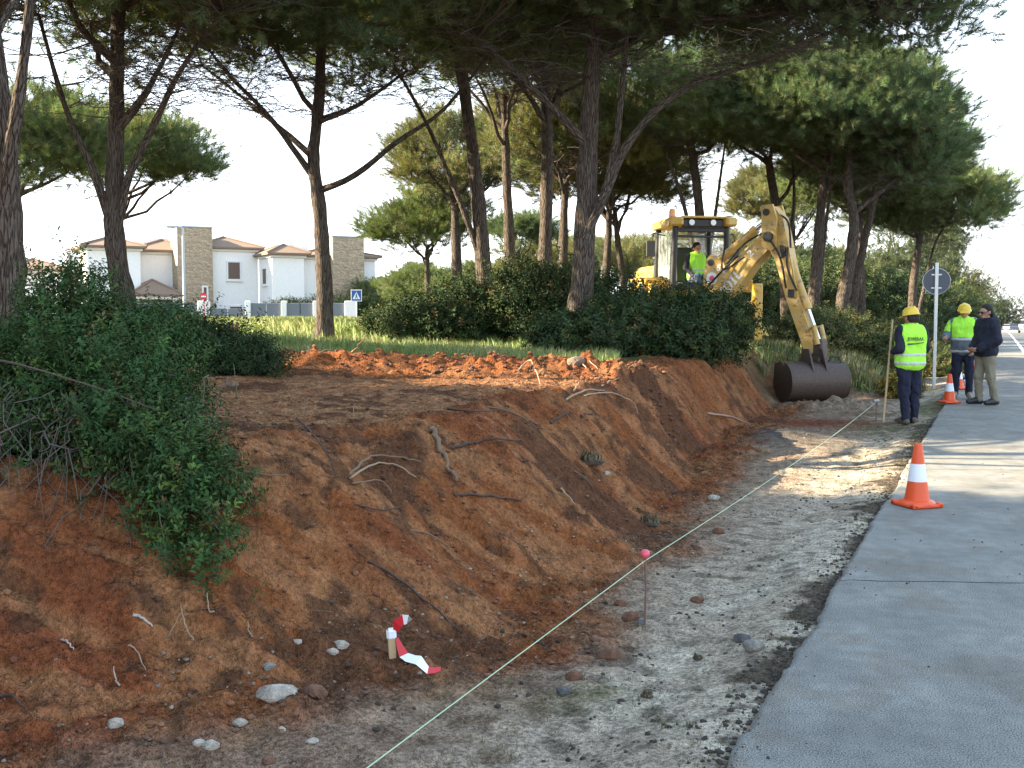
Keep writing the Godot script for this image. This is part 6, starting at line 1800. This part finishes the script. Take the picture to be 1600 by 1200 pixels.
	var sticks := [
		[[[-0.55, -7.22, 0.009], [-0.51, -7.12, 0.03], [-0.42, -6.92, 0.03], [-0.37, -6.81, 0.009]], 0.032, md, "thick straight root running down the bank face"],
		[[[-0.42, -7.17, 0.009], [-0.33, -7.24, 0.03], [-0.22, -7.36, 0.03], [-0.08, -7.44, 0.03], [0.08, -8.12, 0.009]], 0.017, dk, "dark twisted branch on the slope right of the thick root"],
		[[[-0.93, -5.98, 0.018], [-0.88, -6.57, 0.06], [-0.73, -6.67, 0.06], [-0.59, -6.8, 0.018]], 0.012, md, "upper of the two arched roots left of the thick root"],
		[[[-0.92, -5.96, 0.015], [-0.86, -6.54, 0.05], [-0.73, -6.64, 0.05], [-0.61, -6.66, 0.015]], 0.011, pale, "paler lower arched root left of the thick root"],
		[[[-0.9, -5.9, 0.009], [-0.8, -6.34, 0.03], [-0.73, -6.33, 0.009]], 0.009, md, "short root below the two arched ones"],
		[[[-1.45, -7.07, 0.009], [-1.08, -6.02, 0.03], [-0.98, -5.82, 0.009]], 0.009, dk, "thin dark root hanging over the edge of the flat"],
		[[[-0.37, -6.69, 0.006], [-0.2, -6.88, 0.02], [0.06, -7.09, 0.006]], 0.016, dk, "dark branch lying level across the lower bank"],
		[[[0.51, -9.98, 0.015], [0.71, -10.3, 0.05], [0.95, -10.75, 0.015]], 0.016, pale, "pale root fork on the crest"],
		[[[0.71, -10.26, 0.018], [1.0, -10.67, 0.06], [1.27, -11.07, 0.06], [1.3, -10.86, 0.018]], 0.012, pale, "long pale root curling down from the crest"],
		[[[0.34, -9.3, 0.015], [0.49, -9.53, 0.05], [0.57, -9.84, 0.015]], 0.02, dk, "dark broken root poking out of the slope"],
		[[[0.65, -9.9, 0.012], [0.77, -10.07, 0.012]], 0.02, dk, "short dark root stub beside the broken one"],
		[[[0.07, -12.48, 0.03], [0.22, -12.67, 0.1], [0.28, -10.51, 0.03]], 0.013, pale, "arched pale root in the sunlit spoil"],
		[[[0.6, -10.22, 0.03], [0.66, -10.39, 0.03]], 0.013, pale, "upright pale root stub on the crest"],
		[[[0.85, -12.98, 0.03], [0.9, -12.73, 0.03]], 0.014, pale, "stubby root beside the brown boulder"],
		[[[0.95, -12.95, 0.018], [1.04, -12.77, 0.018]], 0.011, pale, "slanting root right of the boulder"],
		[[[0.92, -10.77, 0.018], [1.2, -11.77, 0.018]], 0.012, pale, "pale crooked root above the slope"],
		[[[0.49, -8.36, 0.006], [0.56, -8.35, 0.02], [0.63, -8.33, 0.006]], 0.01, md, "brown stick slanting on the lower slope"],
		[[[0.35, -7.47, 0.006], [0.4, -7.41, 0.02], [0.44, -7.35, 0.006]], 0.012, pale, "pale stick at the toe of the bank"],
		[[[2.75, -14.78, 0.009], [3.26, -15.71, 0.03], [3.62, -16.06, 0.009]], 0.022, Color(0.5, 0.33, 0.26), "stripped pinkish branch left of the grey heap"],
		[[[-0.75, -5.44, 0.006], [-0.6, -5.45, 0.02], [-0.43, -5.42, 0.02], [-0.26, -5.33, 0.006]], 0.012, dk, "long dark stick slanting down above the barrier tape"],
		[[[-1.94, -4.45, 0.003], [-1.89, -4.41, 0.01], [-1.86, -4.39, 0.003]], 0.008, white, "whitish root bit at the far lower left"],
		[[[-1.65, -4.45, 0.004], [-1.61, -4.44, 0.015], [-1.55, -4.37, 0.004]], 0.006, pale, "curved pale root in the lower left soil"],
		[[[-2.03, -4.09, 0.006], [-1.97, -4.07, 0.02], [-1.89, -4.01, 0.006]], 0.01, dk, "dark root at the bottom left corner"],
		[[[-1.68, -4.59, 0.004], [-1.64, -4.59, 0.015], [-1.59, -4.58, 0.004]], 0.012, white, "white torn root piece below the leaning bush"],
		[[[-0.59, -5.99, 0.004], [-0.46, -6.19, 0.015], [-0.31, -6.21, 0.004]], 0.01, md, "thin root in the reddish middle of the bank"],
		[[[-0.84, -5.72, 0.006], [-0.72, -5.84, 0.02], [-0.62, -6.33, 0.006]], 0.008, dk, "thin dark twig below the arched roots"],
		[[[-1.44, -5.59, 0.006], [-1.3, -5.59, 0.02], [-1.22, -5.69, 0.006]], 0.008, md, "twig on the bank right of the leaning bush"],
		[[[-0.21, -8.45, 0.006], [0.0, -8.58, 0.02], [0.21, -8.66, 0.006]], 0.009, md, "thin root below the crest in the middle"],
		[[[-0.5, -8.13, 0.006], [-0.27, -7.99, 0.02], [-0.05, -8.61, 0.006]], 0.01, dk, "dark twig along the crest of the bank"],
		[[[-1.52, -4.56, 0.0], [-1.49, -4.54, 0.068], [-1.45, -4.56, 0.125]], 0.006, pale, "thin pale stalk leaning right in the lower left soil"],
		[[[-1.41, -4.57, 0.0], [-1.43, -4.55, 0.069], [-1.46, -4.57, 0.125]], 0.007, pale, "pale stalk leaning left beside the other"],
		[[[-1.35, -4.7, 0.0], [-1.37, -4.68, 0.042], [-1.38, -4.7, 0.077]], 0.006, pale, "thin stalk below the hanging tip of the bush"],
		[[[-1.62, -4.26, 0.0], [-1.63, -4.24, 0.047], [-1.64, -4.26, 0.085]], 0.006, white, "white upright root bit at the lower left"],
		[[[-1.17, -4.67, 0.0], [-1.18, -4.65, 0.036], [-1.19, -4.67, 0.065]], 0.006, pale, "small pale stalk left of the peg"],
		[[[-1.09, -7.23, 0.0], [-1.09, -7.21, 0.063], [-1.08, -7.23, 0.114]], 0.006, pale, "thin dry stalk on the cleared flat"],
		[[[-1.42, -7.25, 0.0], [-1.43, -7.23, 0.036], [-1.43, -7.25, 0.066]], 0.005, pale, "shorter dry stalk on the cleared flat"],
		[[[-2.15, -8.24, 0.0], [-2.16, -8.22, 0.157], [-2.18, -8.24, 0.285]], 0.007, Color(0.2, 0.22, 0.1), "green stalk standing on the cleared flat"],
		[[[-2.03, -13.41, 0.0], [-1.95, -13.39, 0.134], [-1.85, -13.41, 0.244]], 0.02, Color(0.45, 0.28, 0.15), "thick stick rising out of the spoil right of the lone pine"],
		[[[-2.47, -12.88, 0.0], [-2.48, -12.86, 0.077], [-2.49, -12.88, 0.141]], 0.01, pale, "thin upright twig at the left end of the spoil"],
		[[[-2.37, -12.99, 0.0], [-2.29, -12.97, 0.087], [-2.19, -12.99, 0.158]], 0.014, md, "bent twig at the foot of the lone pine"]]
	for s in sticks:
		s[1] *= 0.72
		var pts := []
		var o0 := V(s[0][0][0], gy(s[0][0][0], s[0][0][1]), s[0][0][1])
		for q in s[0]: pts.append(V(q[0], gy(q[0], q[1]) + q[2], q[1]) - o0)
		var mb := MB.new(); mb.col = s[2]
		if pts.size() > 2: pts = smooth_path(pts, 5)
		else: pts = bent(pts[0], pts[1], 0.0, 5, 0.03)
		for j in range(1, pts.size() - 1): pts[j] += Vector3(rng.randf_range(-1, 1), rng.randf_range(-0.5, 0.8), rng.randf_range(-1, 1)) * s[1] * 0.9
		mb.tube(pts, taper(pts.size(), s[1], s[1] * 0.45), 7, true, 3.0, 1.0)
		for j in mb.v.size(): mb.v[j] += mb.n[j] * s[1] * 0.3 * nc.get_noise_3d(mb.v[j].x * 20.0, mb.v[j].y * 20.0, mb.v[j].z * 20.0)
		var nd := solo("root", mb, mats.root, s[3], "root", "roots and sticks torn out of the bank")
		nd.position = o0
	# dead branch in the leaning bush
	var mb2 := MB.new(); mb2.col = Color(0.12, 0.09, 0.07)
	mb2.tube(smooth_path([V(-3.1, 1.34, -5.35), V(-2.6, 1.38, -5.2), V(-2.1, 1.26, -5.15), V(-1.75, 1.12, -5.2)], 5), taper(16, 0.008, 0.003), 7)
	solo("dead_branch", mb2, mats.root, "bare dead branch lying across the leaning bush", "branch")

func _ready() -> void:
	# camera
	var cam := Camera3D.new()
	cam.name = "camera"
	cam.position = V(0, 1.6, 0)
	cam.rotation.x = -atan(110.0 / 1648.0)
	cam.fov = rad_to_deg(2.0 * atan(600.0 / 1648.0))
	cam.far = 2000.0
	add_child(cam)
	cam.current = true
	# sky and exposure
	var env := Environment.new()
	var sky := Sky.new()
	var sm := ProceduralSkyMaterial.new()
	sm.sky_top_color = Color(0.52, 0.61, 0.71)
	sm.sky_horizon_color = Color(0.94, 0.95, 0.95)
	sm.sky_curve = 0.16
	sm.sky_energy_multiplier = 0.9
	sm.ground_bottom_color = Color(0.25, 0.22, 0.19)
	sm.ground_horizon_color = Color(0.55, 0.55, 0.53)
	sky.sky_material = sm
	env.background_mode = Environment.BG_SKY
	env.sky = sky
	env.tonemap_mode = Environment.TONE_MAPPER_LINEAR
	env.tonemap_exposure = 5.6
	env.sdfgi_enabled = true; env.ssao_enabled = true; env.ssil_enabled = true
	var we := WorldEnvironment.new()
	we.environment = env
	add_child(we)
	# low winter sun from the left
	var sun := DirectionalLight3D.new()
	sun.name = "sun"
	sun.light_energy = 1.6
	sun.light_color = Color(1.0, 0.93, 0.80)
	sun.light_angular_distance = 0.5
	sun.shadow_enabled = true
	add_child(sun)
	sun.look_at_from_position(V(-10, 5.3, 0.0), Vector3.ZERO)
	rng.seed = 7
	na.seed = 11; na.frequency = 0.09; na.noise_type = FastNoiseLite.TYPE_SIMPLEX_SMOOTH; na.fractal_octaves = 3
	nb.seed = 23; nb.frequency = 0.7; nb.noise_type = FastNoiseLite.TYPE_SIMPLEX_SMOOTH; nb.fractal_octaves = 3
	nk.seed = 5; nk.frequency = 7.0; nk.noise_type = FastNoiseLite.TYPE_CELLULAR; nk.fractal_octaves = 1; nk.cellular_return_type = FastNoiseLite.RETURN_DISTANCE
	nc.seed = 37; nc.frequency = 1.6; nc.noise_type = FastNoiseLite.TYPE_SIMPLEX_SMOOTH; nc.fractal_octaves = 3
	var tick := Time.get_ticks_msec()
	make_materials()
	print("materials ", Time.get_ticks_msec() - tick)
	make_ground()
	make_road()
	print("ground ", Time.get_ticks_msec() - tick)
	make_houses()
	make_trees()
	print("trees ", Time.get_ticks_msec() - tick)
	make_bushes()
	make_grass()
	print("bushes ", Time.get_ticks_msec() - tick)
	make_digger()
	make_people()
	print("people ", Time.get_ticks_msec() - tick)
	make_small()
	print("all ", Time.get_ticks_msec() - tick)
